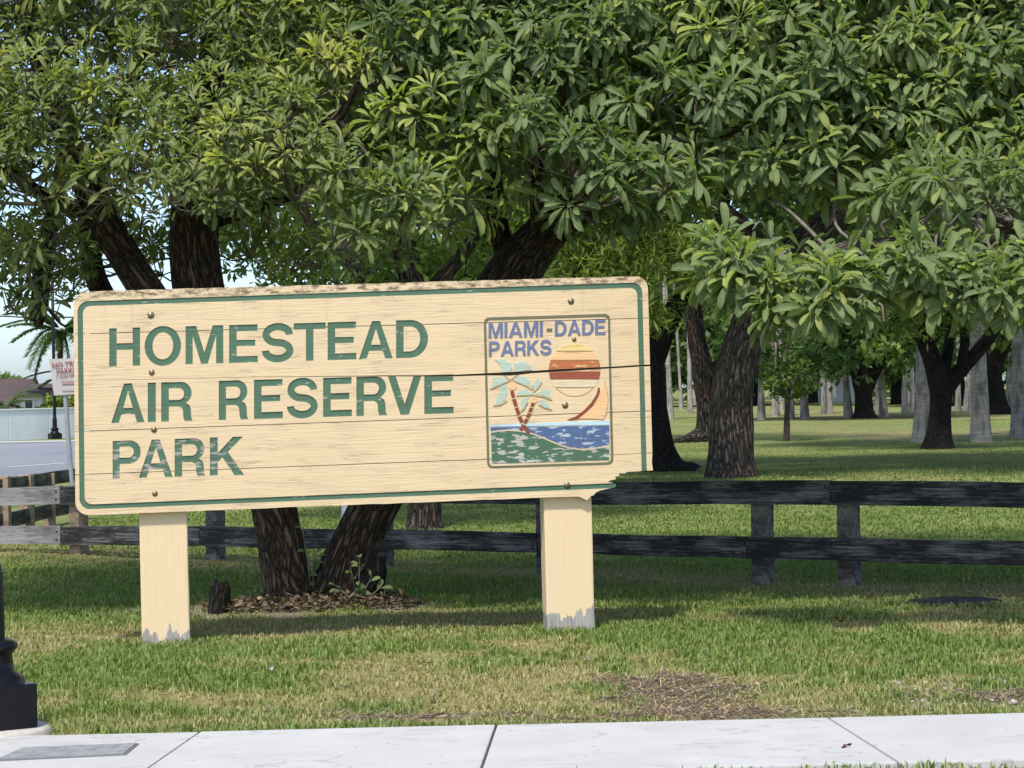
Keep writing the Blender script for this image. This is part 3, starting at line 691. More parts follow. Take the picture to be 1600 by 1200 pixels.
# ------------------------------------------------------------------ tubes, trees
def cr(pts, n):
    P = [np.array(p, float) for p in pts]; P = [2 * P[0] - P[1]] + P + [2 * P[-1] - P[-2]]; out = []
    for i in range(1, len(P) - 2):
        for k in range(n):
            t = k / n; a, b_, c_, d = P[i - 1], P[i], P[i + 1], P[i + 2]
            out.append(.5 * ((2 * b_) + (-a + c_) * t + (2 * a - 5 * b_ + 4 * c_ - d) * t * t + (-a + 3 * b_ - 3 * c_ + d) * t ** 3))
    out.append(P[-2]); return np.array(out)
class Tubes:
    def __init__(s): s.V, s.Q, s.B, s.n = [], [], [], 0
    def add(s, pts, seg=12, sub=6, lump=.06, seed=0, cap=True):
        """pts: (x, y, z, r)"""
        C = cr(pts, sub); P, R = C[:, :3], np.maximum(C[:, 3], .002); m_ = len(P)
        T = np.gradient(P, axis=0); T /= np.linalg.norm(T, axis=1)[:, None]
        u = np.cross(T[0], (0.3, 1, 0.1)); u /= np.linalg.norm(u); Ln = 0; r_ = np.random.default_rng(seed); ph = r_.uniform(0, 6.28, 6)
        for i in range(m_):
            u = u - T[i] * (u @ T[i]); u /= np.linalg.norm(u); v = np.cross(T[i], u)
            if i: Ln += np.linalg.norm(P[i] - P[i - 1])
            a = np.arange(seg) / seg * 2 * math.pi
            k = 1 + lump * (np.sin(2 * a + ph[0] + Ln * 2.1) + .7 * np.sin(3 * a + ph[1] - Ln * 3.2) + .55 * np.sin(5 * a + ph[2] + Ln * 4.6) + .45 * np.sin(8 * a + ph[3] - Ln * 7)) * .7
            rr = R[i] * k
            s.V.append(P[i] + np.outer(rr * np.cos(a), u) + np.outer(rr * np.sin(a), v))
            s.B.append(np.stack([R[i] * np.cos(a) + seed * .37, R[i] * np.sin(a), np.full(seg, Ln * .19 + seed)], 1))
        q = np.arange(seg); 
        for i in range(m_ - 1):
            o = s.n + i * seg; s.Q.append(np.stack([o + q, o + (q + 1) % seg, o + seg + (q + 1) % seg, o + seg + q], 1))
        s.n += m_ * seg
        return C
    def mesh(s, name): return np_mesh(name, np.concatenate(s.V), None, np.concatenate(s.Q), vattr={'bark': np.concatenate(s.B)}, smooth=True)

def leaf_template(fine=True):
    if fine: rows = [(.26, .40, .02), (.52, .88, .03), (.78, 1.0, .02), (.955, .70, -.01)]
    else: rows = [(.42, .70, .02), (.80, 1.0, .01)]
    V = [(0, 0, 0)]; rib = [0.]; 
    for t, w_, z in rows: V += [(t, -w_, z + .10 * w_), (t, 0, z - .0), (t, w_, z + .10 * w_)]; rib += [1, 0, 1]
    V.append((1, 0, -.06)); rib.append(.3)
    T, Q = [(0, 2, 1), (0, 3, 2)], []
    for i in range(len(rows) - 1):
        a = 1 + 3 * i; Q += [(a, a + 1, a + 4, a + 3), (a + 1, a + 2, a + 5, a + 4)]
    a = 1 + 3 * (len(rows) - 1); e = len(V) - 1; T += [(a, a + 1, e), (a + 1, a + 2, e)]
    return np.array(V, float), np.array(T), np.array(Q), np.array(rib, float)
LT_F, LT_S = leaf_template(True), leaf_template(False)
def leaves_mesh(name, pos, D, Nn, length, width, tint, tpl, bend=.0):
    V, T, Q, rib = tpl; n = len(pos); B = np.cross(Nn, D)
    z = V[:, 2][None, :] - bend[:, None] * V[:, 0][None, :] ** 2 if isinstance(bend, np.ndarray) else np.repeat(V[:, 2][None], n, 0)
    W = pos[:, None] + D[:, None] * (V[:, 0][None, :, None] * length[:, None, None]) + B[:, None] * (V[:, 1][None, :, None] * width[:, None, None]) + Nn[:, None] * (z[:, :, None] * length[:, None, None])
    o = (np.arange(n) * len(V))[:, None, None]
    return np_mesh(name, W.reshape(-1, 3), (T[None] + o).reshape(-1, 3), (Q[None] + o).reshape(-1, 4), {'tint': np.repeat(tint, len(V)), 'rib': np.tile(rib, n)}, smooth=True)
def unit(a): return a / np.maximum(np.linalg.norm(a, axis=-1, keepdims=True), 1e-9)

def rosettes(centers, axes, nl, droop, rng, L0, L1, wr, th=(38, 98), petiole=.04):
    n = len(centers); tot = n * nl
    C = np.repeat(centers, nl, 0); A = np.repeat(axes, nl, 0)
    ref = np.where(np.abs(A[:, 2:3]) < .9, np.array([[0, 0, 1.]]), np.array([[1., 0, 0]])); U = unit(np.cross(A, ref)); W = np.cross(A, U)
    phi = np.tile(np.arange(nl) * 2.399963, n) + np.repeat(rng.uniform(0, 6.28, n), nl) + rng.normal(0, .25, tot)
    f = np.tile(np.arange(nl) / (nl - 1), n); theta = np.radians(th[0] + np.repeat(rng.normal(0, 9, n), nl) + (th[1] - th[0]) * f * np.repeat(rng.uniform(.7, 1.1, n), nl) + rng.normal(0, 13, tot))
    D = A * np.cos(theta)[:, None] + (U * np.cos(phi)[:, None] + W * np.sin(phi)[:, None]) * np.sin(theta)[:, None]
    D[:, 2] -= droop * (.4 + f) * rng.uniform(.6, 1.2, tot); D = unit(D)
    up = A * .8 + np.array([0, 0, .45]); Nn = unit(up - D * np.sum(up * D, 1, keepdims=True))
    Nn = unit(Nn + rng.normal(0, .16, (tot, 3))); Nn = unit(Nn - D * np.sum(Nn * D, 1, keepdims=True))
    ln = rng.uniform(L0, L1, tot) * (.62 + .38 * f) * np.repeat(rng.uniform(.62, 1.14, n), nl)
    return C + D * petiole, D, Nn, ln, ln * wr * rng.uniform(.85, 1.15, tot), f

def make_crown(root, pads, limbpts, leafmat, rng, nros, nl, droop, L0, L1, wr, th, tint0, nparts=300):
    """pads: x, y, z, r, layer.  Each pad is a spray: twigs from its heart to rosettes of leaves on its upper, outer side"""
    cs, ax, tintc, lay, tw = [], [], [], [], Tubes()
    for (x, y, z, r, ly) in pads:
        c = np.array([x, y, z]); k = max(8 if ly == 0 and r < .3 else 3, int(nros * (r / .36) ** 2 * (1.0, .74, .55)[ly]))
        q = limbpts[np.argmin(((limbpts[:, :3] - c) ** 2).sum(1) + .6 * np.maximum(0, limbpts[:, 2] - z - .1))]
        b0 = c - np.array([0, -.10, .35 * r]); mid = (q[:3] + b0) / 2 + rng.normal(0, .08, 3) + np.array([0, 0, .05])
        if np.linalg.norm(q[:3] - c) < 1.3: tw.add([(*q[:3], .016), (*mid, .012), (*b0, .008)], 5, 4, .05, int(rng.integers(1e6)))
        v = rng.normal(0, 1, (k * 3, 3)); v[:, 1] -= .55; v[:, 2] += .30; v = unit(v); v = v[v[:, 2] > -.62][:k]
        if ly == 0 and rng.random() < .30:      # bare, crooked twigs poking through the leaves
            a_ = c + rng.normal(0, .12, 3) + np.array([0, .05, 0]); dv = unit(rng.normal(0, 1, 3) * np.array([1, .5, .7])); e_ = rng.uniform(.15, .36)
            tw.add([(*a_, .013), (*(a_ + dv * e_ * .4 + rng.normal(0, .05, 3)), .010), (*(a_ + dv * e_ * .75 + rng.normal(0, .07, 3) + np.array([0, -.12, 0])), .007), (*(a_ + dv * e_ + np.array([0, -.2, -.05])), .004)], 6, 4, .1, 2)
        pt = rng.uniform(-.2, .2) + (.4 if rng.random() < .06 else 0)
        for d in v:
            p = c + d * r * np.array([1.12, .95, .72]) * rng.uniform(.72, 1.05); cs.append(p)
            ax.append(unit(d * .75 + np.array([0, -.22, .5]) + rng.normal(0, .28, 3))); tintc.append(pt + rng.uniform(-.15, .15)); lay.append(ly)
            if ly < 1: tw.add([(*b0, .007), (*((b0 + p) / 2 + np.array([0, 0, -.04]) + rng.normal(0, .02, 3)), .006), (*p, .004)], 3, 3, 0, 1)
    cs, ax = np.array(cs), np.array(ax); lay = np.array(lay); tintc = np.array(tintc)
    pos, D, Nn, ln, wd, f = rosettes(cs, ax, nl, droop, rng, L0, L1, wr, th)
    tint = np.clip(tint0 + np.repeat(tintc, nl) + (1 - f) * .28 + rng.normal(0, .12, len(pos)), 0, 1); ly = np.repeat(lay, nl)
    keep = rng.random(len(pos)) > np.repeat(rng.uniform(0, .45, len(cs)), nl)
    tint = np.where(rng.random(len(pos)) < .012, 1.0, tint)
    px, py, dz = project(pos + D * (ln * .6)[:, None])
    # the nearest leaf in each small patch of the view is the one that shows; the largest of those become leaves of their own
    inside = keep & (px > 0) & (px < 1600) & (py > 0) & (py < 1200); idx = np.where(inside)[0]
    cell = (px[idx] // 14).astype(int) * 1000 + (py[idx] // 14).astype(int); o = np.lexsort((dz[idx], cell)); _, first = np.unique(cell[o], return_index=True)
    cand = idx[o][first]; facing = np.abs((Nn[cand] * unit(np.array(CAMP) - pos[cand])).sum(1))
    pick = cand[np.argsort(-(ln[cand] / dz[cand]) * (.3 + facing))[:nparts]]
    keep[pick] = False
    fine = keep & (ly == 0); coarse = keep & (ly > 0); bend = rng.uniform(-.03, .09, len(pos))
    V1 = leaves_mesh('foliage', pos[fine], D[fine], Nn[fine], ln[fine], wd[fine], tint[fine], LT_F, bend[fine])
    fo = tag(link('foliage', V1, leafmat, root), kind='stuff')
    tag(link('inner_foliage', leaves_mesh('inner_foliage', pos[coarse], D[coarse], Nn[coarse], ln[coarse], wd[coarse], tint[coarse], LT_S, bend[coarse]), leafmat, root), kind='stuff')
    tag(link('twig_work', tw.mesh('twig_work'), M['twig'], root), kind='stuff')
    var = [leaves_mesh('leaf', np.zeros((1, 3)), np.array([[1., 0, 0]]), np.array([[0, 0, 1.]]), np.ones(1), np.array([wr]), np.array([t]), LT_F, np.array([bd])) for t, bd in ((.15, .1), (.3, .2), (.45, .08), (.6, .18), (.75, .12), (.9, .2))]
    for vme in var: vme.materials.append(leafmat)
    rt = np.array(root.location)
    for i in pick:
        o = bpy.data.objects.new('leaf', var[min(5, int(tint[i] * 6))]); COL.objects.link(o); o.parent = root
        x, n_, p = D[i], Nn[i], pos[i] - rt; y = np.cross(n_, x); s = ln[i]
        o.matrix_local = Matrix(((x[0] * s, y[0] * s, n_[0] * s, p[0]), (x[1] * s, y[1] * s, n_[1] * s, p[1]), (x[2] * s, y[2] * s, n_[2] * s, p[2]), (0, 0, 0, 1)))
    for o in list(root.children):
        if o.name.startswith(('foliage', 'inner_foliage', 'twig_work')): o.data.transform(Matrix.Translation(-Vector(root.location)))

def limb(pts):
    """(px, py, depth, radius) -> world"""
    return [(*at(a, b_, c_), r) for a, b_, c_, r in pts]
def add_wood(root, name, chains, mat, seg=20, lump=.05):
    allp = []
    for k, ch in enumerate(chains):
        t = Tubes(); C = t.add(ch, seg if k < 2 else 14, 9, lump, 10 + k); allp.append(C)
        me = t.mesh(name if k == 0 else 'limb'); me.transform(Matrix.Translation(-Vector(root.location)))
        link(name if k == 0 else 'limb', me, mat, root)
    return np.concatenate(allp)

EDGE = [(-300, 345), (0, 335), (60, 330), (110, 345), (150, 320), (200, 318), (250, 335), (310, 352), (370, 340), (430, 352), (480, 340), (520, 365), (560, 405), (600, 360), (640, 330), (680, 345), (720, 318), (780, 290), (830, 268),
        (880, 275), (920, 320), (960, 352), (1010, 340), (1050, 285), (1090, 262), (1150, 290), (1210, 330), (1260, 300), (1320, 322), (1380, 350), (1450, 350), (1520, 330), (1600, 340), (1950, 360)]
def front(z): return 15.3 + max(0, z - 2.7) * .34
def fill_pads(x0, x1, rng, holes=()):
    """sprays on the crown's near side (layer 0) and two deeper layers, up past the top of the view"""
    P = []
    for ly, (dd, step, rr) in enumerate(((0.0, 78, .34), (1.1, 120, .50), (2.6, 170, .70))):
        px = x0
        while px < x1:
            e = interp(EDGE, px) - 42 - ly * 26; py = e + rng.uniform(-8, 8)
            while py > -560:
                stp = step * (1.0 if py > -60 else 1.55)
                xx, yy = px + rng.normal(0, step * .16), py + rng.normal(0, step * .14)
                z = at(xx, yy, 15.5).z; d = front(z) + dd + rng.uniform(-.15, .45)
                if ly == 0 and py < e - 20 and rng.random() < .10: py -= stp * .72; continue
                if not any((xx - hx) ** 2 / hw ** 2 + (yy - hy) ** 2 / hh ** 2 < 1 for hx, hy, hw, hh in holes) or ly == 2 and rng.random() < .5:
                    p = at(xx, yy, d); P.append((p.x, p.y, p.z, rr * rng.uniform(.85, 1.15), ly))
                py -= stp * .72
            px += step * .92
    return P
def manual(lst): 
    out = []
    for a, b_, d, r in lst: p = at(a, b_, d); out.append((p.x, p.y, p.z, r, 0))
    return out

rngA = np.random.default_rng(3)
treeA = thing('trumpet_tree', 'leaning forked tree with small olive leaves, trunk rising behind the sign beside its left post', 'tree', (TREE_A.x, TREE_A.y, 0))
chA = [limb([(472, 978, 17.0, .32), (460, 942, 17.0, .205), (446, 890, 17.0, .165), (428, 800, 17.0, .16), (398, 690, 16.95, .165), (350, 570, 16.85, .175), (312, 450, 16.75, .185), (303, 350, 16.6, .165), (312, 200, 16.4, .12), (340, 60, 16.2, .10), (360, -120, 16.0, .07), (350, -330, 15.9, .03)]),
       limb([(400, 700, 16.95, .14), (300, 560, 16.8, .14), (228, 452, 16.6, .125), (165, 350, 16.4, .12), (112, 230, 16.1, .09), (60, 90, 15.9, .06), (10, -80, 15.7, .03)]),
       limb([(345, 580, 16.9, .10), (215, 520, 17.1, .10), (152, 440, 17.2, .085), (140, 330, 17.2, .08), (175, 190, 17.1, .06), (240, 60, 17, .04)]),
       limb([(306, 360, 16.8, .045), (440, 310, 17.1, .04), (560, 270, 17.0, .05), (605, 200, 16.9, .065), (640, 60, 17.0, .055), (700, -120, 17.0, .03)]),
       limb([(150, 340, 16.4, .06), (60, 300, 16.0, .05), (20, 270, 15.7, .035), (-120, 200, 15.4, .02)]),
       limb([(300, 330, 16.6, .07), (420, 240, 16.0, .05), (520, 190, 15.6, .035), (560, 130, 15.4, .02)]),
       limb([(108, 225, 16.1, .05), (85, 320, 16.3, .055), (70, 400, 16.3, .06), (64, 455, 16.25, .068), (60, 500, 16.2, .05), (58, 503, 16.2, .01)]),
       limb([(72, 420, 16.3, .014), (36, 452, 16.2, .010), (6, 486, 16.1, .005)]), limb([(66, 470, 16.1, .014), (98, 508, 16.0, .008), (118, 498, 16.0, .005)])]
lpA = add_wood(treeA, 'trunk', chA, M['barkm'], 28, .08)
padsA = fill_pads(-250, 640, rngA, holes=((55, 150, 30, 26), (115, 250, 26, 22), (590, 235, 34, 46), (355, 205, 26, 16))) + manual([(560, 400, 15.6, .26), (500, 395, 16.4, .26), (18, 470, 16.4, .17), (58, 392, 15.9, .24), (92, 372, 15.8, .24), (20, 400, 15.9, .22), (62, 440, 16.7, .2), (105, 420, 16.8, .2), (45, 430, 16.3, .2), (70, 470, 16.1, .13), (45, 395, 16.8, .22), (100, 395, 17.0, .2), (10, 400, 16.6, .2), (130, 385, 17.6, .26), (200, 400, 18.0, .28), (250, 410, 17.8, .28), (240, 370, 18.2, .3), (90, 360, 17.8, .3), (30, 370, 18, .3), (385, 380, 17.8, .3), (450, 400, 17.8, .3), (110, 440, 18.2, .2), (180, 350, 18.3, .3), (300, 380, 18.2, .3)])
make_crown(treeA, padsA, lpA, M['leafL'], rngA, 16, 15, .14, .11, .175, .120, (24, 94), .42)

rngB = np.random.default_rng(5)
treeB = thing('trumpet_tree', 'leaning dark-barked tree with large deep green leaves, trunk bending right behind the sign', 'tree', (TREE_B.x, TREE_B.y, 0))
chB = [limb([(520, 978, 17.0, .33), (530, 938, 17.0, .225), (545, 880, 17.0, .185), (578, 800, 17.0, .165), (655, 660, 17.0, .165), (738, 520, 16.95, .18), (800, 430, 16.9, .19), (850, 365, 16.8, .15), (920, 308, 16.6, .125), (1010, 240, 16.7, .10), (1110, 150, 16.9, .08), (1220, 50, 17.1, .05), (1300, -60, 17.2, .03)]),
       limb([(800, 430, 16.95, .08), (775, 330, 17, .075), (770, 200, 17, .08), (800, 60, 17.1, .06), (820, -150, 17.2, .03)]),
       limb([(845, 370, 16.8, .06), (838, 300, 16.4, .05), (850, 180, 16.7, .04), (900, 60, 17.0, .03), (940, -80, 17.2, .02)]),
       limb([(1010, 240, 16.4, .06), (1090, 215, 15.8, .045), (1170, 200, 15.4, .03)])]
lpB = add_wood(treeB, 'trunk', chB, M['barkm'], 28, .08)
t = Tubes(); t.add([(*at(575, 925, 16.85), .11), (*at(588, 895, 16.8), .075), (*at(592, 870, 16.8), .05)], 14, 6, .18, 5)
me = t.mesh('burl'); me.transform(Matrix.Translation(-treeB.location)); link('burl', me, M['barkd'], treeB)
padsB = fill_pads(655, 1130, rngB, holes=((1100, 130, 40, 26), (1085, 300, 30, 24))) + manual([(700, 330, 15.6, .28), (960, 345, 15.9, .30), (1005, 330, 16.0, .26)])
make_crown(treeB, padsB, lpB, M['leafR'], rngB, 12, 14, .42, .175, .25, .135, (38, 108), .42)

rngC = np.random.default_rng(9)
trunkC = at(1900, 1010, 15.6)
treeC = thing('trumpet_tree', 'overhanging tree with drooping large leaf sprays and a pale horizontal limb above the fence', 'tree', (trunkC.x, trunkC.y, 0))
chC = [limb([(1900, 1010, 15.6, .26), (1890, 850, 15.6, .2), (1865, 600, 15.6, .18), (1830, 420, 15.5, .16), (1800, 200, 15.5, .14), (1760, 0, 15.5, .11), (1700, -250, 15.4, .06)]),
       limb([(1840, 450, 15.5, .10), (1700, 372, 15.3, .085), (1600, 362, 15.1, .078), (1520, 372, 15.0, .072), (1420, 385, 14.95, .066), (1320, 392, 14.9, .058), (1250, 420, 14.8, .045), (1200, 455, 14.7, .03)]),
       limb([(1800, 300, 15.7, .09), (1640, 225, 16.3, .06), (1520, 245, 16.1, .05), (1440, 232, 16.0, .045), (1330, 190, 16.3, .04), (1230, 165, 16.5, .03)]),
       limb([(1790, 150, 16, .09), (1600, 60, 17.2, .06), (1400, 10, 17.3, .05), (1200, -40, 17.2, .03)]),
       limb([(1600, 362, 15.1, .045), (1560, 340, 14.8, .03), (1500, 330, 14.6, .02)])]
lpC = add_wood(treeC, 'trunk', chC, M['limb'])
padsC = fill_pads(1130, 1840, rngC, holes=((1120, 310, 75, 45), (1370, 265, 60, 24), (1235, 355, 45, 30), (1430, 150, 50, 22))) + manual([
    (1165, 415, 14.3, .25), (1185, 445, 14.2, .2), (1130, 425, 14.4, .19), (1215, 425, 14.5, .22), (1300, 480, 14.0, .2), (1250, 470, 14.1, .2), (1380, 440, 14.1, .22), (1450, 445, 14.2, .22), (1530, 450, 14.1, .22), (1600, 470, 14, .22), (1140, 400, 14.5, .18), (1290, 455, 14.0, .26), (1335, 440, 14.2, .22), (1260, 450, 14.3, .2), (1420, 410, 14.2, .27), (1475, 400, 14.4, .25), (1505, 425, 14.3, .22), (1580, 440, 14.0, .27), (1620, 420, 14.2, .26), (1550, 300, 14.4, .28), (1480, 290, 14.5, .26), (1400, 320, 14.8, .22), (1690, 440, 14.3, .28)])
make_crown(treeC, padsC, lpC, M['leafR'], rngC, 12, 14, .46, .18, .26, .135, (38, 110), .50)

# ------------------------------------------------------------------ park trees behind
def diamond(pos, D, Nn, ln, wd, tint, name):
    B = np.cross(Nn, D); n = len(pos)
    W = np.stack([pos, pos + D * (ln * .5)[:, None] - B * wd[:, None] + Nn * (wd * .2)[:, None], pos + D * ln[:, None], pos + D * (ln * .5)[:, None] + B * wd[:, None] + Nn * (wd * .2)[:, None]], 1)
    o = (np.arange(n) * 4)[:, None]
    return np_mesh(name, W.reshape(-1, 3), None, o + np.array([[0, 1, 2, 3]]), {'tint': np.repeat(tint, 4)})
def crown_mesh(name, c, rad, nclump, per, ln, wr, rng, cl=.22, zmin=None, shell=.45, hang=.0):
    """leaf clumps through an ellipsoid: uneven outline, gaps, each clump with its own tone"""
    v = unit(rng.normal(0, 1, (nclump, 3))) * (rng.uniform(shell ** 3, 1, nclump) ** (1 / 3))[:, None]
    cc = np.array(c) + v * np.array(rad) * (1 + rng.normal(0, .08, (nclump, 1)))
    if zmin is not None: cc = cc[cc[:, 2] > zmin]
    s = np.mean(rad) * cl * rng.uniform(.6, 1.3, len(cc)); P = np.repeat(cc, per, 0) + rng.normal(0, 1, (len(cc) * per, 3)) * np.repeat(s, per)[:, None] * np.array([.55, .55, .36])
    n = len(P); D = unit(rng.normal(0, 1, (n, 3)) + np.array([0, 0, -hang])); Nn = rng.normal(0, .7, (n, 3)) + np.array([0, 0, .8]); Nn = unit(Nn - D * np.sum(Nn * D, 1, keepdims=True))
    L = ln * rng.uniform(.7, 1.3, n); t = np.clip(np.repeat(rng.uniform(.1, .9, len(cc)), per) + rng.normal(0, .12, n), 0, 1)
    return diamond(P, D, Nn, L, L * wr, t, name)
M['leafBG'] = m_leaf('leaf_park_green', (.036, .075, .018), (.12, .175, .042), None, .3)
M['leafOak'] = m_leaf('leaf_oak', (.032, .075, .024), (.12, .18, .055), None, .32)
M['leafBright'] = m_leaf('leaf_narrow_bright', (.075, .120, .022), (.19, .235, .05), None, .35)
def park_tree(name, label, base, chains, bark, crowns, leafmat, seg=22, group=None, lump=.06):
    r = thing(name, label, 'tree', (base.x, base.y, 0), group)
    add_wood(r, 'trunk', chains, bark, seg, lump)
    for i, me in enumerate(crowns):
        me.transform(Matrix.Translation(-Vector((base.x, base.y, 0)))); tag(link('crown', me, leafmat, r), kind='stuff')
    return r
r1 = np.random.default_rng(21)
# big plated-bark trunk beyond the fence
B1 = gnd(1142, 746); d1 = B1.y
park_tree('shade_tree', 'big shade tree with thick plated brown bark standing just beyond the black fence', B1,
    [limb([(1146, 765, d1, .62), (1144, 742, d1, .44), (1142, 700, d1, .375), (1143, 640, d1, .36), (1152, 570, d1, .36), (1176, 500, d1, .335), (1205, 440, d1, .32), (1270, 370, d1, .29), (1330, 310, d1, .25), (1380, 200, d1, .22), (1420, 60, d1, .12)]),
     limb([(1195, 460, d1, .29), (1180, 390, d1, .28), (1120, 335, d1 - .5, .27), (1060, 285, d1 - 1, .24), (1000, 200, d1 - 1.5, .18), (960, 60, d1 - 2, .1)]),
     limb([(1128, 610, d1, .06), (1105, 560, d1 + .5, .07), (1090, 480, d1 + 1, .06), (1090, 380, d1 + 1, .05)])], M['barkr'],
    [crown_mesh('crown', tuple(at(1240, 10, d1 + .5)), (6.0, 5.2, 3.6), 430, 85, .19, .24, r1, .15, 3.9)], M['leafOak'])
B9 = Vector((11.2, 40.5, 0))  # trunk out of view; tree added so its crown shades the lawn
park_tree('shade_tree', 'spreading out-of-view tree added to shade the lawn beyond the fence, right of the plated trunk', B9,
    [[(11.2, 40.5, -.2, .5), (11.2, 40.5, .4, .36), (11.1, 40.4, 2.5, .32), (10.6, 40.3, 4.5, .26), (9.6, 40, 7, .15)], [(11.1, 40.4, 2.6, .2), (12.2, 40.2, 4.4, .16), (13.4, 40, 6.6, .08)]], M['barkd'],
    [crown_mesh('crown', (9.6, 40.5, 8.0), (5.8, 5.4, 3.4), 380, 80, .22, .24, r1, .15, 5.0)], M['leafOak'])
# dark trunk at the sign's right edge with the narrow-leaved bright crown
B2 = gnd(1045, 736); d2 = B2.y
park_tree('shade_tree', 'dark flaring trunk half hidden by the broken sign end, bright narrow leaves above', B2,
    [limb([(1050, 752, d2, .62), (1038, 728, d2, .36), (1027, 680, d2, .25), (1021, 600, d2, .22), (1015, 520, d2, .24), (985, 420, d2, .24), (960, 330, d2 - 5, .18), (930, 120, d2 - 5, .1)]),
     limb([(1022, 560, d2, .2), (1060, 470, d2, .18), (1110, 380, d2, .14), (1150, 250, d2, .08)])], M['barkd'],
    [crown_mesh('crown', tuple(at(955, 350, d2 - 7)), (1.3, 1.25, 1.75), 230, 95, .19, .085, r1, .24, None, .35, .35), crown_mesh('crown', tuple(at(900, 150, d2 - 4)), (2.3, 2.0, 2.4), 120, 85, .24, .075, r1, .24, None, .35, .25)], M['leafBright'])
# brown trunk further back between the two
B3 = gnd(1097, 690); d3 = B3.y
park_tree('shade_tree', 'grey-brown tree with spreading surface roots, back between two dark trunks', B3,
    [limb([(1098, 700, d3, .5), (1100, 682, d3, .27), (1101, 640, d3, .22), (1095, 580, d3, .25), (1085, 500, d3, .24), (1075, 400, d3, .2), (1060, 200, d3, .12)]),
     limb([(1098, 683, d3, .3), (1072, 689, d3 - .6, .17), (1046, 692, d3 - 1.2, .06)])], M['barkr'],
    [crown_mesh('crown', tuple(at(1070, 250, d3)), (4.5, 4.5, 4.2), 130, 70, .26, .24, r1, .2, 4.6)], M['leafBG'])
# black forked tree
B4 = gnd(1467, 701); d4 = B4.y
park_tree('shade_tree', 'near-black tree forking low into four limbs, in front of pale palm trunks', B4,
    [limb([(1467, 712, d4, .62), (1467, 695, d4, .36), (1468, 650, d4, .245), (1470, 605, d4, .27), (1456, 560, d4, .23), (1440, 520, d4, .19), (1425, 440, d4, .15), (1400, 300, d4, .09)]),
     limb([(1475, 610, d4, .22), (1500, 580, d4, .17), (1535, 540, d4, .16), (1562, 500, d4, .15), (1580, 440, d4, .13), (1590, 300, d4, .09)]),
     limb([(1472, 590, d4, .16), (1482, 540, d4 + .3, .13), (1486, 490, d4 + .5, .12), (1480, 400, d4 + .5, .08)]),
     limb([(1500, 578, d4, .12), (1508, 530, d4 - .3, .11), (1504, 480, d4 - .3, .1), (1520, 380, d4, .07)]),
     limb([(1450, 540, d4, .12), (1480, 500, d4 - .6, .12), (1496, 470, d4 - .8, .1), (1500, 350, d4 - .8, .06)])], M['barkd'],
    [crown_mesh('crown', tuple(at(1490, 170, d4)), (5.2, 5.0, 4.6), 230, 80, .26, .24, r1, .2, 3.35), crown_mesh('crown', tuple(at(1430, 500, d4 - 1)), (1.1, .9, .45), 22, 70, .2, .13, r1, .3)], M['leafBG'])
B5 = gnd(1552, 647); d5 = B5.y
park_tree('shade_tree', 'dark shade tree trunk with flared foot behind the ringed palm trunks', B5,
    [limb([(1556, 655, d5, 1.3), (1553, 641, d5, .75), (1550, 615, d5, .55), (1549, 570, d5, .55), (1560, 530, d5, .6), (1590, 490, d5, .4), (1640, 420, d5, .25)])], M['barkd'],
    [crown_mesh('crown', tuple(at(1590, 420, d5)), (8, 7, 7.0), 170, 70, .5, .26, r1, .2, 3.2)], M['leafOak'])
B6 = gnd(1351, 654); d6 = B6.y
park_tree('shade_tree', 'short stout dark oak among the distant palm trunks', B6,
    [limb([(1352, 661, d6, 1.0), (1351, 650, d6, .5), (1349, 625, d6, .36), (1346, 590, d6, .42), (1330, 540, d6, .3), (1310, 480, d6, .2)]), limb([(1350, 615, d6, .3), (1370, 575, d6, .25), (1400, 530, d6, .18)])], M['barkd'],
    [crown_mesh('crown', tuple(at(1320, 480, d6)), (5.8, 5, 4.4), 210, 75, .38, .26, r1, .2, 2.1)], M['leafOak'])
B7 = gnd(665, 826); d7 = B7.y
park_tree('shade_tree', 'brown tree trunk seen below the middle of the sign, beyond the fence', B7,
    [limb([(664, 838, d7, .27), (664, 815, d7, .195), (664, 780, d7, .185), (660, 640, d7, .18), (650, 500, d7, .17), (630, 380, d7, .14), (600, 200, d7, .1)]), limb([(652, 520, d7, .13), (560, 420, d7, .09), (480, 340, d7, .06), (420, 200, d7, .03)]), limb([(650, 480, d7, .1), (720, 400, d7, .08), (790, 300, d7, .04)])], M['barkr'],
    [crown_mesh('crown', tuple(at(620, 190, d7 + .5)), (2.5, 2.3, 2.1), 190, 80, .15, .17, r1, .22, 2.75)], M['leafBG'])
B8 = Vector((-1.6, 44, 0)); d8 = 44
park_tree('shade_tree', 'rounded green tree filling the view above the sign behind the olive-leaved tree', B8,
    [limb([(668, 748, 44, .4), (668, 700, 44, .3), (660, 560, 44, .28), (640, 440, 44, .25), (600, 300, 44, .18)]), limb([(655, 540, 44, .2), (740, 420, 44, .16), (800, 300, 44, .1)])], M['barkd'],
    [crown_mesh('crown', tuple(at(610, 215, 44)), (4.4, 3.6, 3.9), 260, 85, .22, .2, r1, .2, 2.9)], M['leafBG'])
sap = thing('sapling', 'thin bare-stemmed sapling on the sunlit lawn past the big plated trunk', 'sapling', tuple(gnd(1229, 689)))
ds = gnd(1229, 689).y; t = Tubes(); t.add(limb([(1229, 691, ds, .09), (1230, 640, ds, .075), (1231, 600, ds, .05), (1228, 560, ds, .04), (1232, 530, ds, .02)]), 8, 5, .05, 3)
for a in ((1210, 590), (1252, 585), (1200, 560), (1262, 560)): t.add(limb([(1230, 622, ds, .03), ((1230 + a[0]) / 2, (605 + a[1]) / 2, ds, .02), (*a, ds, .012)]), 5, 4, .05, 4)
me = t.mesh('stem'); me.transform(Matrix.Translation(-sap.location)); link('stem', me, M['limb'], sap)
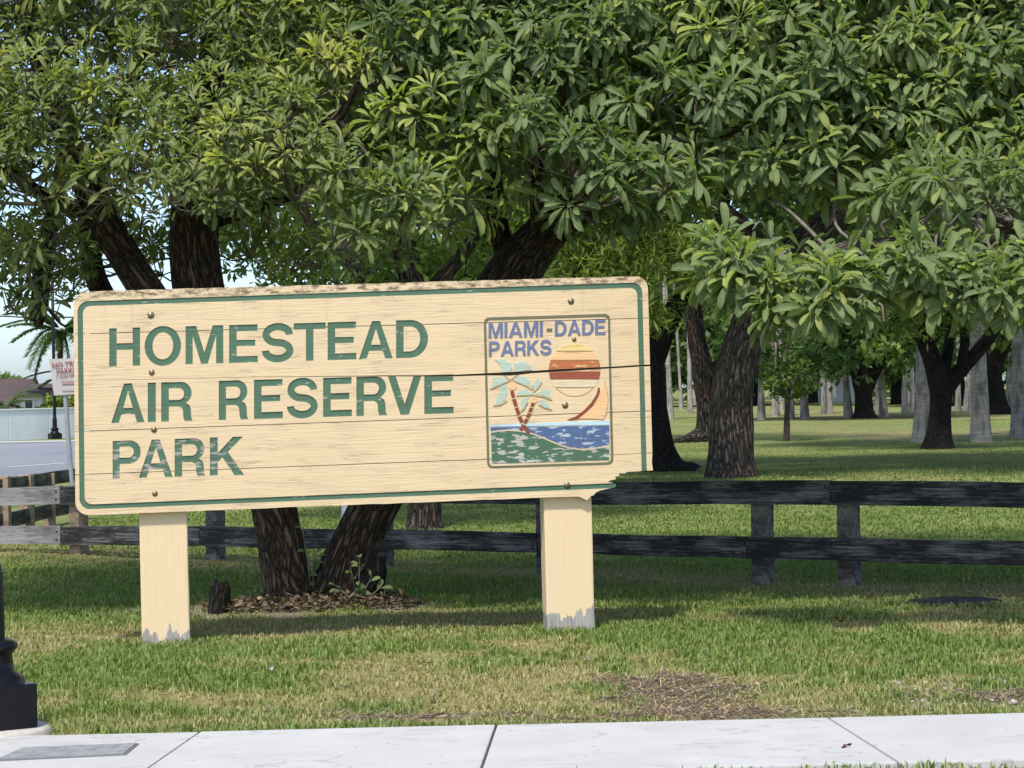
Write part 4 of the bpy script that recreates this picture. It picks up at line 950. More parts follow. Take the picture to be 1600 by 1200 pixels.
me = crown_mesh('crown', tuple(at(1230, 590, ds)), (.9, .8, .7), 40, 22, .16, .3, r1, .2); me.transform(Matrix.Translation(-sap.location)); tag(link('crown', me, M['leafBG'], sap), kind='stuff')

# royal palms
m, nt, b = mat_new('palm_trunk_grey'); N = NB(nt)
zz = N.noise(N.co((.6, .6, 14)), 1.0, 3, .6, .3); sp_ = N.noise(N.co((1, 1, .35)), 4, 7, .7)
c = N.mix(N.ramp(zz, [(.35, 0), (.65, 1)]), (.26, .235, .205), (.39, .36, .315)); c = N.mix(N.ramp(sp_, [(.47, 0), (.60, .9)]), c, (.13, .115, .10))
N.l(c, b.inputs['Base Color']); b.inputs['Roughness'].default_value = .9; N.bump(N.math('ADD', zz, sp_), .6, .05, b); M['palmgrey'] = m
M['frond'] = m_leaf('palm_frond', (.035, .075, .018), (.09, .14, .035), None, .3)
def frond_mesh(L, nleaf, droop, rng, name='frond', wl=.5):
    V, T = [], []; tt = []
    for k in range(nleaf):
        s = .12 + .88 * k / (nleaf - 1); p = np.array([L * s, 0, L * (.32 * s - droop * s * s)])
        for sg in (-1, 1):
            l = wl * (1 - .75 * abs(s - .45)) * rng.uniform(.85, 1.1); d = unit(np.array([.55, sg * 1.0, -.30 - .5 * rng.random()])); w_ = .035 * L / 3 * 2.6
            i = len(V); V += [p + np.array([-w_, 0, 0]), p + np.array([w_, 0, 0]), p + d * l]; T.append((i, i + 1, i + 2)); tt += [.3 + .4 * rng.random()] * 3
    for k in range(6):
        s0, s1 = k / 6, (k + 1) / 6; i = len(V)
        for s in (s0, s1):
            for y in (-.03, .03): V.append((L * s, y, L * (.32 * s - droop * s * s)))
            tt += [.9, .9]
        T += [(i, i + 1, i + 2), (i + 1, i + 3, i + 2)]
    return np_mesh(name, V, T, None, {'tint': np.array(tt)})
FRM = [frond_mesh(3.2, 46, .75, r1, wl=.62), frond_mesh(3.0, 44, 1.05, r1, wl=.62), frond_mesh(3.1, 46, .45, r1, wl=.62)]
for f in FRM: f.materials.append(M['frond'])
PALM_ME = [lathe_mesh('trunk', [(.36, -.2), (.36, 0), (.31, .25), (.27, .8), (.24, 1.8), (.225, 3.2), (.24, 4.6), (.235, 6.2), (.19, 7.6), (.17, 8.2), (.14, 9.3)], 20),
           lathe_mesh('trunk', [(.42, -.2), (.40, 0), (.36, .3), (.27, 1.2), (.205, 2.2), (.19, 3.4), (.21, 5.0), (.19, 7.2), (.15, 8.8), (.12, 9.6)], 20)]
def make_palm(kind, label, group):
    r = thing('royal_palm', label, 'palm', group=group); link('trunk', PALM_ME[kind], M['palmgrey'], r)
    for k in range(11):
        f = link('frond', FRM[k % 3], None, r); f.location = (0, 0, 9.2); f.rotation_euler = (0, (-.5, -.15, .2)[k % 3], k * 2.4)
    return r
GRP = 'distant royal palms across the park lawn'
far_lab = 'pale grey royal palm trunk far across the park lawn'
p0 = make_palm(0, 'stout speckled palm trunk just left of the black forked tree trunk', None)
q = gnd(1442, 690); p0.location = (q.x, q.y, 0); p0.rotation_euler = (0, .035, 0); p0.scale = (.9, .9, 1)
for px, py, lb in ((1533, 691, 'ringed grey palm trunk just right of the black forked tree'), (1594, 685, 'grey palm trunk with dark foot, next beyond the ringed palm from the black tree')):
    q = gnd(px, py); o = dup(p0, (q.x, q.y, 0), 1.0, 1.0, lb); o.rotation_euler = (0, (-.03, .03)[px > 1560], .8); o.scale = (.86, .86, 1)
p1 = make_palm(1, far_lab, GRP); p2 = make_palm(0, far_lab, GRP)
FARP = [(1190, 656, 1), (1212, 651, 1), (1222, 642, 0), (1236, 656, 1), (1258, 655, 1), (1287, 647, 0), (1297, 647, 1), (1326, 654, 1), (1372, 648, 0), (1381, 652, 1), (1414, 645, 1), (1425, 644, 1), 
        (1497, 642, 1), (1510, 642, 1), (1521, 660, 0), (1576, 643, 1), (1048, 656, 0), (1065, 640, 1), (1078, 646, 0), (1086, 632, 1), ]
PLAB = ((1100, 'far pale palm trunk between the dark flaring trunk and the plated trunk'), (1200, 'pale palm trunk hard against the plated trunk'), (1230, 'pale palm trunk between the plated trunk and the sapling'),
        (1240, 'palm trunk directly behind the sapling'), (1280, 'pale palm trunk in the cluster beside the sapling, on the oak side'), (1320, 'pale palm trunk midway between the sapling and the stout oak'),
        (1330, 'bottle-footed pale palm trunk standing next to the stout oak'), (1395, 'pale palm trunk beside the stout oak, towards the speckled palm'),
        (1450, 'pale palm trunk close to the speckled palm, some way from the stout oak'), (1530, 'pale palm trunk seen between the black forked tree and the ringed palm'), (1700, 'pale palm trunk between the ringed palm and the dark-footed palm'))
def plab(px): return next(l for x, l in PLAB if px < x)
for i, (px, py, k) in enumerate(FARP):
    q = gnd(px, py); src = (p2, p1)[k]; src['label'] = plab(px) if i in (0, 2) else src['label']
    if i in (0, 2): src.scale = (.5, .5, 1)
    if i == 0: p1.location = (q.x, q.y, 0); continue
    if i == 2: p2.location = (q.x, q.y, 0); continue
    o = dup(src, (q.x, q.y, 0), rnd.uniform(0, 6), 1.0, plab(px)); o.scale = (rnd.uniform(.38, .58),) * 2 + (rnd.uniform(.85, 1.05),); o.rotation_euler = (rnd.uniform(-.03, .03), rnd.uniform(-.075, .075), rnd.uniform(0, 6))
# distant oaks: two kinds, copied
oak_src = []
for k in range(2):
    r = thing('oak_tree', 'low broad dark green oak far back in the park grove', 'tree', group='oaks at the back of the park grove')
    t = Tubes(); t.add([(0, 0, -.2, .6), (0, 0, .3, .42), (.1, 0, 1.6, .36), (.3, 0, 3.0, .3), (.8, 0, 5, .15)], 12, 5, .08, k); link('trunk', t.mesh('trunk'), M['barkd'], r)
    tag(link('crown', crown_mesh('crown', (0, 0, 6.0), (6.2, 5.5, 4.6), 210, 60, .5, .28, r1, .2, 1.9 + .5 * k), M['leafOak'], r), kind='stuff'); oak_src.append(r)
OAKS = [(1180, 634, 0), (1270, 630, 1), (1400, 632, 0), (1500, 634, 1), (1600, 632, 0), (1110, 630, 1), (1040, 636, 0), (1340, 626, 1)]
for i, (px, py, k) in enumerate(OAKS):
    q = gnd(px, py)
    if i < 2: oak_src[k].location = (q.x, q.y, 0); continue
    dup(oak_src[k], (q.x, q.y, 0), rnd.uniform(0, 6), rnd.uniform(.9, 1.15))
wv = np.random.default_rng(33); nW = 900
wc = np.stack([wv.uniform(-14, 90, nW), wv.uniform(215, 245, nW), wv.uniform(0, 1, nW) ** .8 * 15], 1)
P = np.repeat(wc, 26, 0) + wv.normal(0, 1, (nW * 26, 3)) * np.array([1.3, 1.3, .9]); n = len(P); D = unit(wv.normal(0, 1, (n, 3))); Nn = wv.normal(0, 1, (n, 3)) + np.array([0, -.4, .6]); Nn = unit(Nn - D * (Nn * D).sum(1, keepdims=True))
tag(link('distant_wood', diamond(P, D, Nn, wv.uniform(.7, 1.4, n), wv.uniform(.2, .4, n), np.clip(np.repeat(wv.uniform(.1, .9, nW), 26), 0, 1), 'distant_wood'), M['leafOak']), 'dense green wood closing the view behind the palm grove', 'wood', kind='stuff')
M['white'] = m_plain('white_render', (.78, .79, .80), .8, 0, .04, 2)
for px, wpx, lb in ((1310, 60, 'low white building glimpsed between distant trunks, longest of the two'), (1455, 40, 'small white building glimpsed behind the black forked tree')):
    q = gnd(px, 629); r = thing('park_building', lb, 'building', (q.x, q.y, 0)); hw = wpx / F * q.y / 2
    link('wall', box_mesh('wall', -hw, hw, 0, 5, 0, 2.3), M['white'], r); link('roof', box_mesh('roof', -hw - .4, hw + .4, -.5, 5.5, 2.3, 2.6, .05), m_plain('grey_roof', (.2, .2, .2), .8), r)

# ------------------------------------------------------------------ left: street lamp, no-parking sign, wall, houses, palms
def lamp_post(name, label, base, rotz, H=6.5):
    r = thing(name, label, 'lamp post', base, None, rotz)
    bm = bmesh.new(); box_bm(bm, -.17, .17, -.17, .17, 0, .205, .008); link('plinth', bm_mesh(bm, 'plinth'), M['black'], r)
    link('base_moulding', lathe_mesh('base_moulding', [(.165, .205), (.160, .232), (.135, .250), (.120, .262), (.112, .285), (.108, .335), (.118, .352), (.132, .368), (.134, .388), (.120, .402), (.088, .412), (.078, .415)], 28), M['black'], r)
    link('sleeve', lathe_mesh('sleeve', [(.076, .41), (.070, .72), (.066, .755), (.055, .77)], 24), M['black'], r)
    if not H:
        link('cap', lathe_mesh('cap', [(.055, .77), (.048, .79), (.030, .803), (.008, .808)], 24), M['black'], r); return r
    link('shaft', lathe_mesh('shaft', [(.052, .76), (.050, 2.5), (.042, H)], 20), M['black'], r)
    link('lantern', lathe_mesh('lantern', [(.05, H), (.12, H + .05), (.10, H + .09), (.17, H + .16), (.20, H + .38), (.14, H + .55), (.05, H + .62), (.02, H + .72)], 20), M['black'], r)
    return r
lp = gnd(-15, 1152); fl = lamp_post('bollard', 'black round-topped bollard with moulded square base beside the pale sidewalk', (lp.x, lp.y, .05), math.radians(33), 0)
fl['category'] = 'bollard'
foot = link('lamp_footing', lathe_mesh('lamp_footing', [(.28, -.15), (.28, .035), (.265, .048), (.05, .05)], 40), m_plain('footing_concrete', (.46, .42, .37), .9, 0, .15, 20), None, (lp.x, lp.y, 0))
tag(foot, 'round beige concrete footing under the black bollard', 'footing')
q = gnd(86, 686); lamp_post('lamp_post', 'tall black lamp post across the side road before the white wall', (q.x, q.y, 0), .6, 7.6).scale = (1.15, 1.15, 1.0)
ud = gnd(118, 1174, .04); lid = thing('utility_cover', 'flat grey utility box cover set into the sidewalk near the bollard', 'cover', (ud.x, ud.y, .0), None, math.atan2(sd.y, sd.x))
c4 = [gnd(35, 1168, .04), gnd(217, 1161, .04), gnd(196, 1178, .04), gnd(-12, 1188, .04)]
Ri = Matrix.Rotation(-lid.rotation_euler.z, 4, 'Z')
def plate(name, pts, z0, z1, mat, parent, inset=0):
    bm = bmesh.new(); cen = sum(pts, Vector()) / len(pts); vs = [Ri @ (cen + (p - cen) * (1 - inset) - ud) for p in pts]
    f = bm.faces.new([bm.verts.new((v.x, v.y, z0)) for v in vs]); e = bmesh.ops.extrude_face_region(bm, geom=[f])
    for v in e['geom']:
        if isinstance(v, bmesh.types.BMVert): v.co.z = z1
    return link(name, bm_mesh(bm, name), mat, parent)
plate('frame', c4, .0, .039, m_plain('cover_frame', (.16, .16, .16), .8), lid); plate('lid', c4, .0, .0425, m_plain('cover_grey', (.24, .245, .25), .8, 0, .25, 18, .5), lid, .04)

nb = at(118, 830, 26.0); nps = thing('parking_sign', 'white no truck parking sign with red lettering on a leaning metal post', 'sign', (nb.x + .02, 26.0, 0))
tp = at(98, 565, 26.0); O3 = nps.location
t = Tubes(); t.add([(nb.x + .02, 26, -.2, .026), (*((nb + tp) / 2), .026), (*tp, .026)], 10, 3, 0, 1); me = t.mesh('post'); me.transform(Matrix.Translation(-O3)); link('post', me, M['galv'], nps)
pc = [at(76.5, 561, 25.96), at(140, 559, 25.96), at(146, 614, 25.96), at(84.5, 618, 25.96)]
bm = bmesh.new(); f = bm.faces.new([bm.verts.new(p - O3) for p in pc]); e = bmesh.ops.extrude_face_region(bm, geom=[f])
for v in e['geom']:
    if isinstance(v, bmesh.types.BMVert): v.co.y -= .006
pan = link('panel', bm_mesh(bm, 'panel'), m_plain('sign_panel', (.50, .46, .46), .5, 0, .08, 8), nps)
M['red'] = m_plain('sign_red', (.28, .10, .11), .6, 0, .15, 30)
px_ax = (pc[1] - pc[0]).normalized(); py_ax = (pc[0] - pc[3]).normalized(); pn_ = px_ax.cross(py_ax)
def flat_text(txt, px, py, size, mat, parent, O, d):
    cu = bpy.data.curves.new('tmp', 'FONT'); cu.body = txt; cu.size = size; cu.align_x = 'CENTER'; cu.extrude = .001; cu.offset = size * .012
    ob = bpy.data.objects.new('tmp', cu); COL.objects.link(ob); me = bpy.data.meshes.new_from_object(ob); bpy.data.objects.remove(ob); p = at(px, py, d) - O
    o = link('text_line', me, mat, parent); o.matrix_local = Matrix(((px_ax.x, py_ax.x, pn_.x, p.x), (px_ax.y, py_ax.y, pn_.y, p.y), (px_ax.z, py_ax.z, pn_.z, p.z), (0, 0, 0, 1)))
flat_text('NO TRUCK', 109, 572.0, .078, M['red'], nps, O3, 25.945); flat_text('PARKING', 110, 582.0, .075, M['red'], nps, O3, 25.945); flat_text('1 TON OR OVER', 111, 588.6, .045, M['red'], nps, O3, 25.945)
bm = bmesh.new(); fr = [at(p[0], p[1], 25.946) - O3 for p in ((96, 595.5), (136, 594.5), (137, 600), (97, 601))]
bm.faces.new([bm.verts.new(p) for p in fr]); fr = [at(p[0], p[1], 25.946) - O3 for p in ((97, 610.0), (136, 608.8), (136.2, 610.3), (97.2, 611.5))]; bm.faces.new([bm.verts.new(p) for p in fr])
tag(link('panel_print', bm_mesh(bm, 'panel_print'), m_plain('faded_red', (.36, .24, .24), .6), nps), kind='stuff')

wall = thing('boundary_wall', 'low white wall across the side road in front of the houses', 'wall', tuple(gnd(60, 688)))
w0, w1 = gnd(-120, 694), gnd(190, 681); O4 = wall.location; dw = (w1 - w0); L = dw.length; ang = math.atan2(dw.y, dw.x)
hw = 48 / F * w0.y * 1.02; npan = 5
for k in range(npan):
    o = link('panel', box_mesh('panel', k * L / npan + .01, (k + 1) * L / npan - .01, -.08, .08, -.3, hw, .02), m_plain('wall_white', (.80, .82, .85), .8, 0, .04, 3) if k == 0 else bpy.data.materials['wall_white'], wall); o.location = w0 - O4; o.rotation_euler = (0, 0, ang)
o = link('coping', box_mesh('coping', 0, L, -.11, .11, hw + .002, hw + .06, .01), M['white'], wall); o.location = w0 - O4; o.rotation_euler = (0, 0, ang)

M['roofd'] = m_plain('brown_shingle', (.075, .052, .048), .85, 0, .25, 6); M['house'] = m_plain('house_white', (.66, .68, .70), .8, 0, .05, 2)
M['pane'] = m_plain('window_pane', (.05, .06, .07), .15, 0, .2, 3)
def house(label, px, d, wd, dp, hwall, hroof, rot, wins):
    q = gnd(px, 600 + 1.6 * F / d + .017 * (800 - px)); r = thing('house', label, 'house', (at(px, 640, d).x, d, 0), None, rot)
    link('wall', box_mesh('wall', -wd / 2, wd / 2, 0, dp, -.2, hwall), M['house'], r)
    bm = bmesh.new(); e = .5; V = [(-wd / 2 - e, -e, hwall - .1), (wd / 2 + e, -e, hwall - .1), (wd / 2 + e, dp + e, hwall - .1), (-wd / 2 - e, dp + e, hwall - .1), (-wd / 2 - e, dp / 2, hwall + hroof), (wd / 2 + e, dp / 2, hwall + hroof)]
    vs = [bm.verts.new(v) for v in V]
    for f in ((0, 1, 5, 4), (2, 3, 4, 5), (0, 4, 3), (1, 2, 5), (0, 3, 2, 1)): bm.faces.new([vs[i] for i in f])
    link('roof', bm_mesh(bm, 'roof'), M['roofd'], r)
    for (x, z, ww, hh) in wins:
        k = link('window', box_mesh('window', x - ww / 2 - .08, x + ww / 2 + .08, -.06, .02, z - .08, z + hh + .08), M['white'], r); link('pane', box_mesh('pane', x - ww / 2, x + ww / 2, -.075, -.05, z, z + hh), M['pane'], k)
    return r
house('house with a wide dark brown roof behind the white wall', -16, 112, 2.6, 5, .9, 1.55, .0, ((-.6, .1, .7, .7),))
house('small white house with dark window behind the wall, beside the lamp post', 49, 100, .95, 3, 1.7, .42, 1.2, ((-.1, .85, .3, .55),)).rotation_euler = (0, 0, .1)
house('pale house with a reddish brown roof, half hidden by the parking sign', 76, 118, 1.9, 4, 1.35, .75, -.1, ((.2, .3, .5, .8),))
def coco(label, base, H, lean, fr, sc):
    r = thing('coconut_palm', label, 'palm', base); t = Tubes(); t.add([(0, 0, -.2, .22), (lean * .2, 0, H * .4, .14), (lean, 0, H, .11)], 10, 6, .04, 4); link('trunk', t.mesh('trunk'), M['limb'], r)
    for k in range(fr):
        f = link('frond', FRM[k % 3], None, r); f.location = (lean, 0, H); f.rotation_euler = (0, (-.7, -.25, .25, .0)[k % 4], k * 2.4); f.scale = (sc,) * 3
    return r
q = at(92, 640, 98); coco('tall coconut palm rising behind the black lamp post', (q.x, 98, 0), 4.3, .15, 24, .72)
q = at(6, 640, 95); coco('short shaggy palm in front of the brown roof', (q.x, 95, 0), 1.2, .1, 12, .42)
q = at(118, 640, 100); coco('young palm close behind the parking sign', (q.x, 100, 0), 2.2, .1, 12, .6)
sh = np.random.default_rng(8)
for i, (px, zc, r_, lb) in enumerate(((38, .70, .42, 'rounded green shrub behind the white wall below the brown roof'), (66, .80, .48, 'green shrub behind the white wall beneath the small white house'), (100, 1.1, .75, 'bright green shrub behind the wall, right of the far lamp post'))):
    q = at(px, 640, 93); r = thing('shrub', lb, 'shrub', (q.x, 93, 0)); t = Tubes(); t.add([(0, 0, -.1, .06), (0, 0, .6, .04), (.05, 0, 1.0, .02)], 6, 3, .05, i); link('stem', t.mesh('stem'), M['limb'], r)
    tag(link('foliage', crown_mesh('foliage', (0, 0, zc), (r_ * 1.2, r_, r_ * .75), 60, 40, .14, .3, sh, .22), M['leafBright' if i == 2 else 'leafBG'], r), kind='stuff')
for i, (px, d, zc, r_, lb) in enumerate(((-6, 140, 2.2, 1.2, 'distant rounded tree top above the brown roof ridge'), (22, 150, 2.2, .8, 'small distant tree top right of the brown roof'))):
    q = at(px, 600, d); r = thing('distant_tree', lb, 'tree', (q.x, d, 0)); t = Tubes(); t.add([(0, 0, -.1, .15), (0, 0, 1.5, .1), (0, 0, 2.5, .05)], 6, 3, .05, i); link('trunk', t.mesh('trunk'), M['barkd'], r)
    tag(link('crown', crown_mesh('crown', (0, 0, zc), (r_ * 1.3, r_, r_ * .6), 60, 40, .2, .3, sh, .22), M['leafOak'], r), kind='stuff')
q = at(53, 600, 135); up_ = thing('utility_pole', 'pale utility pole with a small head beyond the houses', 'pole', (q.x, 135, 0))
link('shaft', lathe_mesh('shaft', [(.09, -.2), (.085, 2.0), (.07, 3.2)], 10), m_plain('pole_grey', (.42, .45, .48), .7), up_); link('head', box_mesh('head', -.13, .09, -.07, .07, 3.0, 3.16, .02), bpy.data.materials['pole_grey'], up_)
wr_ = Tubes(); wr_.add([(*at(-200, 490, 60), .02), (*at(0, 494, 60), .02), (*at(60, 496, 60), .02), (*at(300, 494, 60), .02)], 5, 4, 0, 1); tag(link('overhead_cable', wr_.mesh('overhead_cable'), M['black']), 'thin overhead cable crossing the sky behind the lamp post', 'cable')

q = at(542, 860, 23.6); mp = thing('metal_post', 'galvanised grey metal post beyond the fence, seen between the two trunks', 'post', (q.x, 23.6, 0))
link('shaft', lathe_mesh('shaft', [(.05, -.2), (.05, 1.95)], 18), M['galv'], mp); link('cap', lathe_mesh('cap', [(.056, 1.95), (.056, 1.98), (.03, 2.01), (.005, 2.015)], 18), M['galv'], mp)
q = gnd(1492, 942); dc = thing('drain_cover', 'dark round drain cover sunk in the shaded grass before the fence', 'cover', (q.x, q.y, 0))
link('rim', lathe_mesh('rim', [(.34, -.05), (.34, .010), (.33, .016), (.30, .016), (.295, .008), (.02, .008)], 36), m_plain('cast_iron', (.03, .028, .027), .75, .3, .3, 20, .5), dc)
link('lid', lathe_mesh('lid', [(.29, .0), (.29, .014), (.27, .017), (.01, .017)], 36), bpy.data.materials['cast_iron'], dc)

# ------------------------------------------------------------------ small things at the tree foot and on the lawn
q = gnd(344, 962); st = thing('stump', 'small rotten dark stump beside the tree foot, between post and trunk', 'stump', (q.x, q.y, .02)); st.scale = (1.25, 1.25, 1.35); t = Tubes()
t.add([(0, 0, -.05, .07), (0, 0, .05, .058), (.008, 0, .12, .052), (.0, 0, .155, .045)], 12, 5, .16, 9); link('stump_body', t.mesh('stump_body'), M['barkd'], st)
t = Tubes(); t.add([(-.02, 0, .12, .028), (-.025, .0, .16, .02), (-.03, 0, .185, .004)], 6, 3, .1, 3); t.add([(.03, 0, .13, .02), (.032, 0, .155, .012), (.03, 0, .17, .004)], 6, 3, .1, 4); link('splinter', t.mesh('splinter'), M['barkd'], st)
def sprout(label, base, stems, rng):
    r = thing('sprout', label, 'plant', tuple(base)); t = Tubes(); pos, D, Nn = [], [], []
    for (dx, dz, lean) in stems:
        t.add([(0, 0, 0, .008), (dx * .5, -.03, dz * .55, .006), (dx, -.06 + lean, dz, .003)], 5, 4, 0, 2)
        for k in range(5):
            f = .35 + .65 * k / 4; p = np.array([dx * f, -.05 * f, dz * f]); d = unit(np.array([rng.normal(0, .7), rng.normal(-.5, .4), rng.uniform(-.1, .7)])); n_ = unit(np.array([rng.normal(0, .3), -.7, .7])); n_ = unit(n_ - d * (n_ @ d)); pos.append(p); D.append(d); Nn.append(n_)
    link('stem', t.mesh('stem'), M['twig'], r); n = len(pos)
    ln = rng.uniform(.05, .10, n)
    for i in range(n):
        link('leaf', leaves_mesh('leaf', np.array(pos[i:i + 1]), np.array(D[i:i + 1]), np.array(Nn[i:i + 1]), ln[i:i + 1], ln[i:i + 1] * .2, np.array([rng.uniform(.2, .8)]), LT_F, np.array([.15])), M['leafR'], r)
rs = np.random.default_rng(2)
b0 = at(560, 945, 16.62); sprout('leafy shoots growing at the foot of the leaning trunk', (b0.x, b0.y, .03), ((-.05, .30, 0), (.10, .22, 0), (.16, .14, 0), (-.16, .17, 0), (.02, .38, 0)), rs)
b0 = at(488, 925, 16.95); sprout('thin upright shoots between the two trunks', (b0.x, b0.y, .05), ((-.06, .55, 0), (.03, .42, 0), (.12, .34, 0)), rs)
# leaf litter round the trunks
nl_ = 1300; la = rs.uniform(0, 6.28, nl_); lr = np.sqrt(rs.uniform(0, 1, nl_)); mxx = (TREE_A.x + TREE_B.x) / 2
lx, lyy = mxx - .05 + np.cos(la) * lr * .78, TREE_A.y - .22 + np.sin(la) * lr * .40
D = unit(np.stack([rs.normal(0, 1, nl_), rs.normal(0, 1, nl_), rs.normal(0, .25, nl_)], 1)); Nn = np.stack([rs.normal(0, .5, nl_), rs.normal(0, .5, nl_), np.ones(nl_)], 1); Nn = unit(Nn - D * (Nn * D).sum(1, keepdims=True)); ln = rs.uniform(.03, .085, nl_)
M['litter'] = m_leaf('dead_leaf', (.05, .036, .026), (.19, .145, .10), None, .05, .8)
tag(link('leaf_litter', leaves_mesh('leaf_litter', np.stack([lx, lyy, gh(lx, lyy) + rs.uniform(.012, .05, nl_)], 1), D, Nn, ln, ln * .24, rs.uniform(0, 1, nl_), LT_S, np.full(nl_, -.2)), M['litter']), 'dry brown leaf litter heaped around the two trunks', 'leaf litter', kind='stuff')
# scattered fallen leaves, paper scraps, limestone chips
M['rustleaf'] = m_plain('rust_leaf', (.22, .075, .03), .8, 0, .3, 40); M['paper'] = m_plain('paper_scrap', (.70, .69, .66), .8, 0, .08, 30); M['paleleaf'] = m_plain('pale_dry_leaf', (.42, .36, .26), .8, 0, .2, 40)
def scrap(name, label, cat, px, py, s, mat, lift):
    q = gnd(px, py); bm = bmesh.new(); n = 5
    grid = [[bm.verts.new(((i / n - .5) * s * (1 - .5 * abs(j / 2 - 1)), (j / 2 - 1) * s * .28, lift * (math.sin(i * 1.3 + px) * .5 + .6) + abs(j - 1) * s * .12)) for j in range(3)] for i in range(n + 1)]
    for i in range(n):
        for j in range(2): bm.faces.new((grid[i][j], grid[i + 1][j], grid[i + 1][j + 1], grid[i][j + 1]))
    e = bmesh.ops.solidify(bm, geom=bm.faces[:], thickness=.0012)
    o = link(name, bm_mesh(bm, name, True), mat, None, (q.x, q.y, float(gh(q.x, q.y)) + .035)); o.rotation_euler = (.2, .1, px * .7); tag(o, label, cat)
scrap('fallen_leaf', 'curled rust-brown leaf standing in the grass in front of the drain cover', 'leaf', 1315, 982, .09, M['rustleaf'], .03)
scrap('paper_scrap', 'white paper scrap on the sunlit grass below the leaning trunks', 'litter', 428, 1058, .07, M['paper'], .02)
scrap('fallen_leaf', 'pale dry leaf flat in the grass between the two sign posts near the sidewalk', 'leaf', 680, 1096, .10, M['paleleaf'], .01)
scrap('paper_scrap', 'small crumpled white scrap in the dry grass just left of the left sign post', 'litter', 178, 983, .06, M['paper'], .02)
scrap('fallen_leaf', 'pale leaf by the edge of the bare dirt patch', 'leaf', 915, 1042, .06, M['paleleaf'], .015)
scrap('fallen_leaf', 'brown leaf lying across the sidewalk joint edge', 'leaf', 1325, 1181, .07, M['rustleaf'], .008)
ns = 330; sx = np.concatenate([rs.uniform(1.75, 3.1, 230), rs.uniform(.2, 3.0, 100)]); sy = np.concatenate([rs.uniform(11.25, 12.2, 230), rs.uniform(11.05, 11.35, 100)])
V, T = [], []; ic = bmesh.new(); bmesh.ops.create_icosphere(ic, subdivisions=1, radius=1); iv = np.array([v.co[:] for v in ic.verts]); it = np.array([[v.index for v in f.verts] for f in ic.faces]); ic.free()
for i in range(ns):
    r_ = rs.uniform(.004, .017) * (1 if rs.random() < .85 else 1.8); s3 = rs.uniform(.6, 1.3, 3); s3[2] *= .45
    V.append(iv * s3 * r_ * rs.uniform(.75, 1.2, (len(iv), 1)) + np.array([sx[i], sy[i], float(gh(sx[i], sy[i])) + r_ * .1 + .002])); T.append(it + i * len(iv))
tag(link('limestone_chips', np_mesh('limestone_chips', np.concatenate(V), np.concatenate(T)), m_plain('limestone', (.40, .365, .32), .9, 0, .2, 40)), 'pale limestone chips strewn along the lawn edge by the sidewalk', 'gravel', kind='stuff')

# ------------------------------------------------------------------ dead runners on the bare patches
nt_ = 80000; tx = rs.uniform(-2.6, 3.2, nt_); ty = rs.uniform(10.9, 14.2, nt_); k_ = rs.random(nt_) < bare(tx, ty) * .95 + .012 * dry(tx, ty); tx, ty = tx[k_], ty[k_]; n = len(tx)
D = unit(np.stack([rs.normal(0, 1, n), rs.normal(0, 1, n), rs.normal(.0, .14, n)], 1)); Nn = np.stack([rs.normal(0, .4, n), rs.normal(0, .4, n), np.ones(n)], 1); Nn = unit(Nn - D * (Nn * D).sum(1, keepdims=True)); ln = rs.uniform(.02, .07, n)
M['thatch'] = m_leaf('dead_thatch', (.19, .145, .11), (.50, .42, .33), None, .05, .9)
tag(link('dead_thatch', leaves_mesh('dead_thatch', np.stack([tx, ty, gh(tx, ty) + rs.uniform(.003, .016, n)], 1), D, Nn, ln, rs.uniform(.0009, .0022, n), rs.uniform(0, 1, n), LT_S, rs.uniform(-.4, .4, n)), M['thatch']), 'tangle of dead brown grass runners on the bare patches', 'thatch', kind='stuff')

# ------------------------------------------------------------------ grass
gr = np.random.default_rng(77)
def in_walk(x, y):
    q = (x - E0.x) * sn.x + (y - E0.y) * sn.y; return (q > -.005) & (q < W_NEAR + .005)
def blades(y0, y1, dens, h0, h1, wdt, side):
    A = (2 * side + (y0 + y1) / 2 * .445) * (y1 - y0); n = int(A * dens)
    y = gr.uniform(y0, y1, n); hw_ = y * .2225 + side; x = gr.uniform(-1, 1, n) * hw_
    clump = vnoise(x, y, .10, 40); d = dry(x, y); b_ = bare(x, y)
    keep = (gr.random(n) < (.45 + .55 * sstep(.25, .7, clump)) * (1 - .76 * b_) * (1 - .45 * d)) & ~in_walk(x, y) & ~((y > 27.5) & (x < -5.2 - (y - 27.5) * .09)) & ~((np.abs(x - lp.x) < .2) & (np.abs(y - lp.y) < .2)) & ((x - q.x) ** 2 + (y - q.y) ** 2 > .1)
    x, y, d, b_, clump = x[keep], y[keep], d[keep], b_[keep], clump[keep]; n = len(x)
    h = gr.uniform(h0, h1, n) * (.65 + .6 * clump) * (1 - .45 * d) * (1 - .3 * b_)
    az = gr.uniform(0, 6.28, n); lean = gr.uniform(.1, .95, n) + .5 * d; wv_ = wdt * gr.uniform(.7, 1.3, n)
    return x, y, h, az, lean, wv_, d
q = gnd(1492, 942)
Vs, Qs, Ts, tints, drs, off_ = [], [], [], [], [], 0
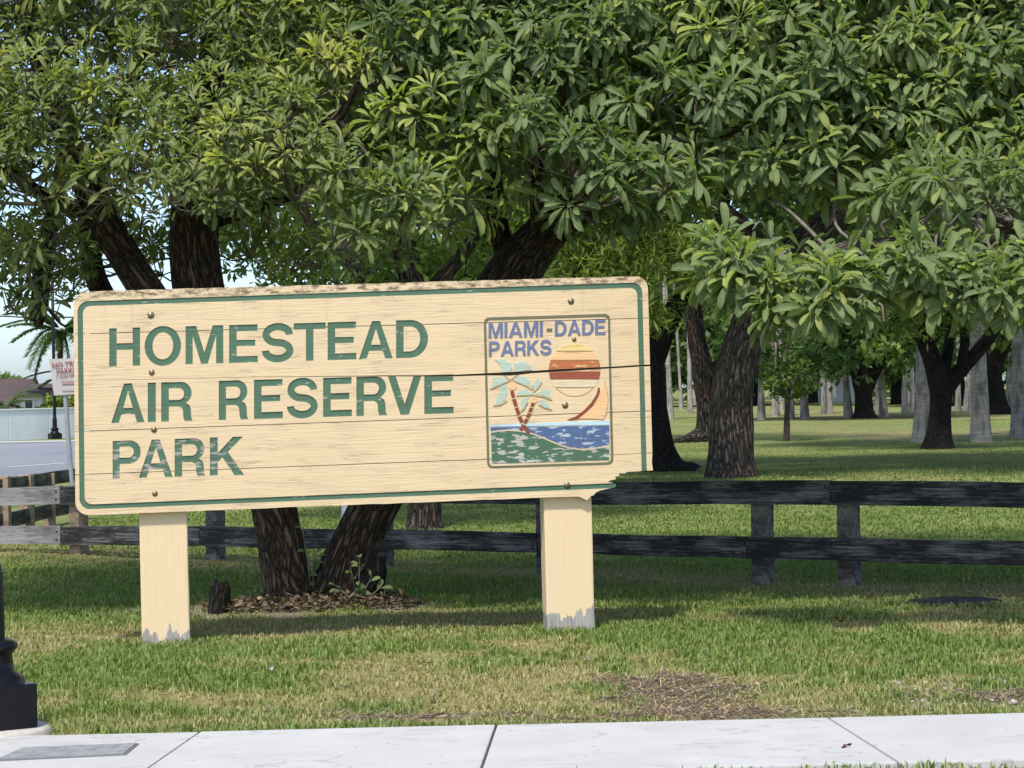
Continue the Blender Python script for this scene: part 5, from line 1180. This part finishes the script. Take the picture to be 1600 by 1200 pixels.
for (y0, y1, dens, h0, h1, wdt, side) in ((9.4, 12.6, 3500, .032, .068, .0036, 1.2), (12.6, 16.2, 3000, .032, .066, .0040, 1.2), (16.2, 21, 1600, .032, .06, .0052, 1.2), (21, 30, 700, .028, .05, .007, 1.2), (30, 42, 170, .03, .055, .011, 1.0), (42, 58, 90, .015, .03, .013, 1.0), (58, 90, 18, .012, .025, .022, 1.0)):
    x, y, h, az, lean, wv_, d = blades(y0, y1, dens, h0, h1, wdt, side); n = len(x); z = gh(x, y) - .004
    dx, dy = np.cos(az), np.sin(az); fx, fy = np.sin(gr.uniform(0, 6.28, n)), np.cos(gr.uniform(0, 6.28, n))
    fx, fy = -dy, dx
    P0 = np.stack([x, y, z], 1); S = np.stack([fx, fy, np.zeros(n)], 1) * wv_[:, None]
    tw_ = gr.uniform(-.6, .6, n); S2 = np.stack([fx * np.cos(tw_) - fy * np.sin(tw_), fx * np.sin(tw_) + fy * np.cos(tw_), np.zeros(n)], 1) * (wv_ * .85)[:, None]
    mid = P0 + np.stack([dx * h * lean * .35, dy * h * lean * .35, h * .62], 1); tip = P0 + np.stack([dx * h * lean, dy * h * lean, h * (1 - .35 * np.minimum(lean, 1.2))], 1)
    Vs.append(np.stack([P0 - S, P0 + S, mid + S2, mid - S2, tip], 1).reshape(-1, 3)); o = off_ + np.arange(n)[:, None] * 5
    Qs.append(o + np.array([[0, 1, 2, 3]])); Ts.append(o + np.array([[3, 2, 4]])); off_ += n * 5
    dd = np.clip(d * 1.0 + gr.normal(0, .16, n) + (gr.random(n) < .08) * .5, 0, 1); drs.append(np.repeat(dd, 5)); tints.append(np.repeat(gr.uniform(0, 1, n), 5))
me = np_mesh('grass', np.concatenate(Vs), np.concatenate(Ts), np.concatenate(Qs), {'tint': np.concatenate(tints), 'dry': np.concatenate(drs)})
m, nt, b = mat_new('grass_blade'); N = NB(nt)
t = N.n('ShaderNodeAttribute', attribute_name='tint').outputs['Fac']; dr = N.n('ShaderNodeAttribute', attribute_name='dry').outputs['Fac']
g_ = N.mix(t, (.092, .165, .032), (.225, .305, .072)); s__ = N.mix(t, (.32, .26, .12), (.52, .43, .235)); c = N.mix(dr, g_, s__)
N.l(c, b.inputs['Base Color']); b.inputs['Roughness'].default_value = .6; b.inputs['Specular IOR Level'].default_value = .25
tr = N.n('ShaderNodeBsdfTranslucent'); N.l(N.mix(1.0, c, (1.3, 1.5, .7), 'MULTIPLY'), tr.inputs[0]); mx = N.n('ShaderNodeMixShader'); mx.inputs[0].default_value = .3
N.l(b.outputs[0], mx.inputs[1]); N.l(tr.outputs[0], mx.inputs[2]); N.l(mx.outputs[0], nt.nodes['Material Output'].inputs[0])
tag(link('grass', me, m), 'coarse green and straw coloured lawn grass', 'grass', kind='stuff')
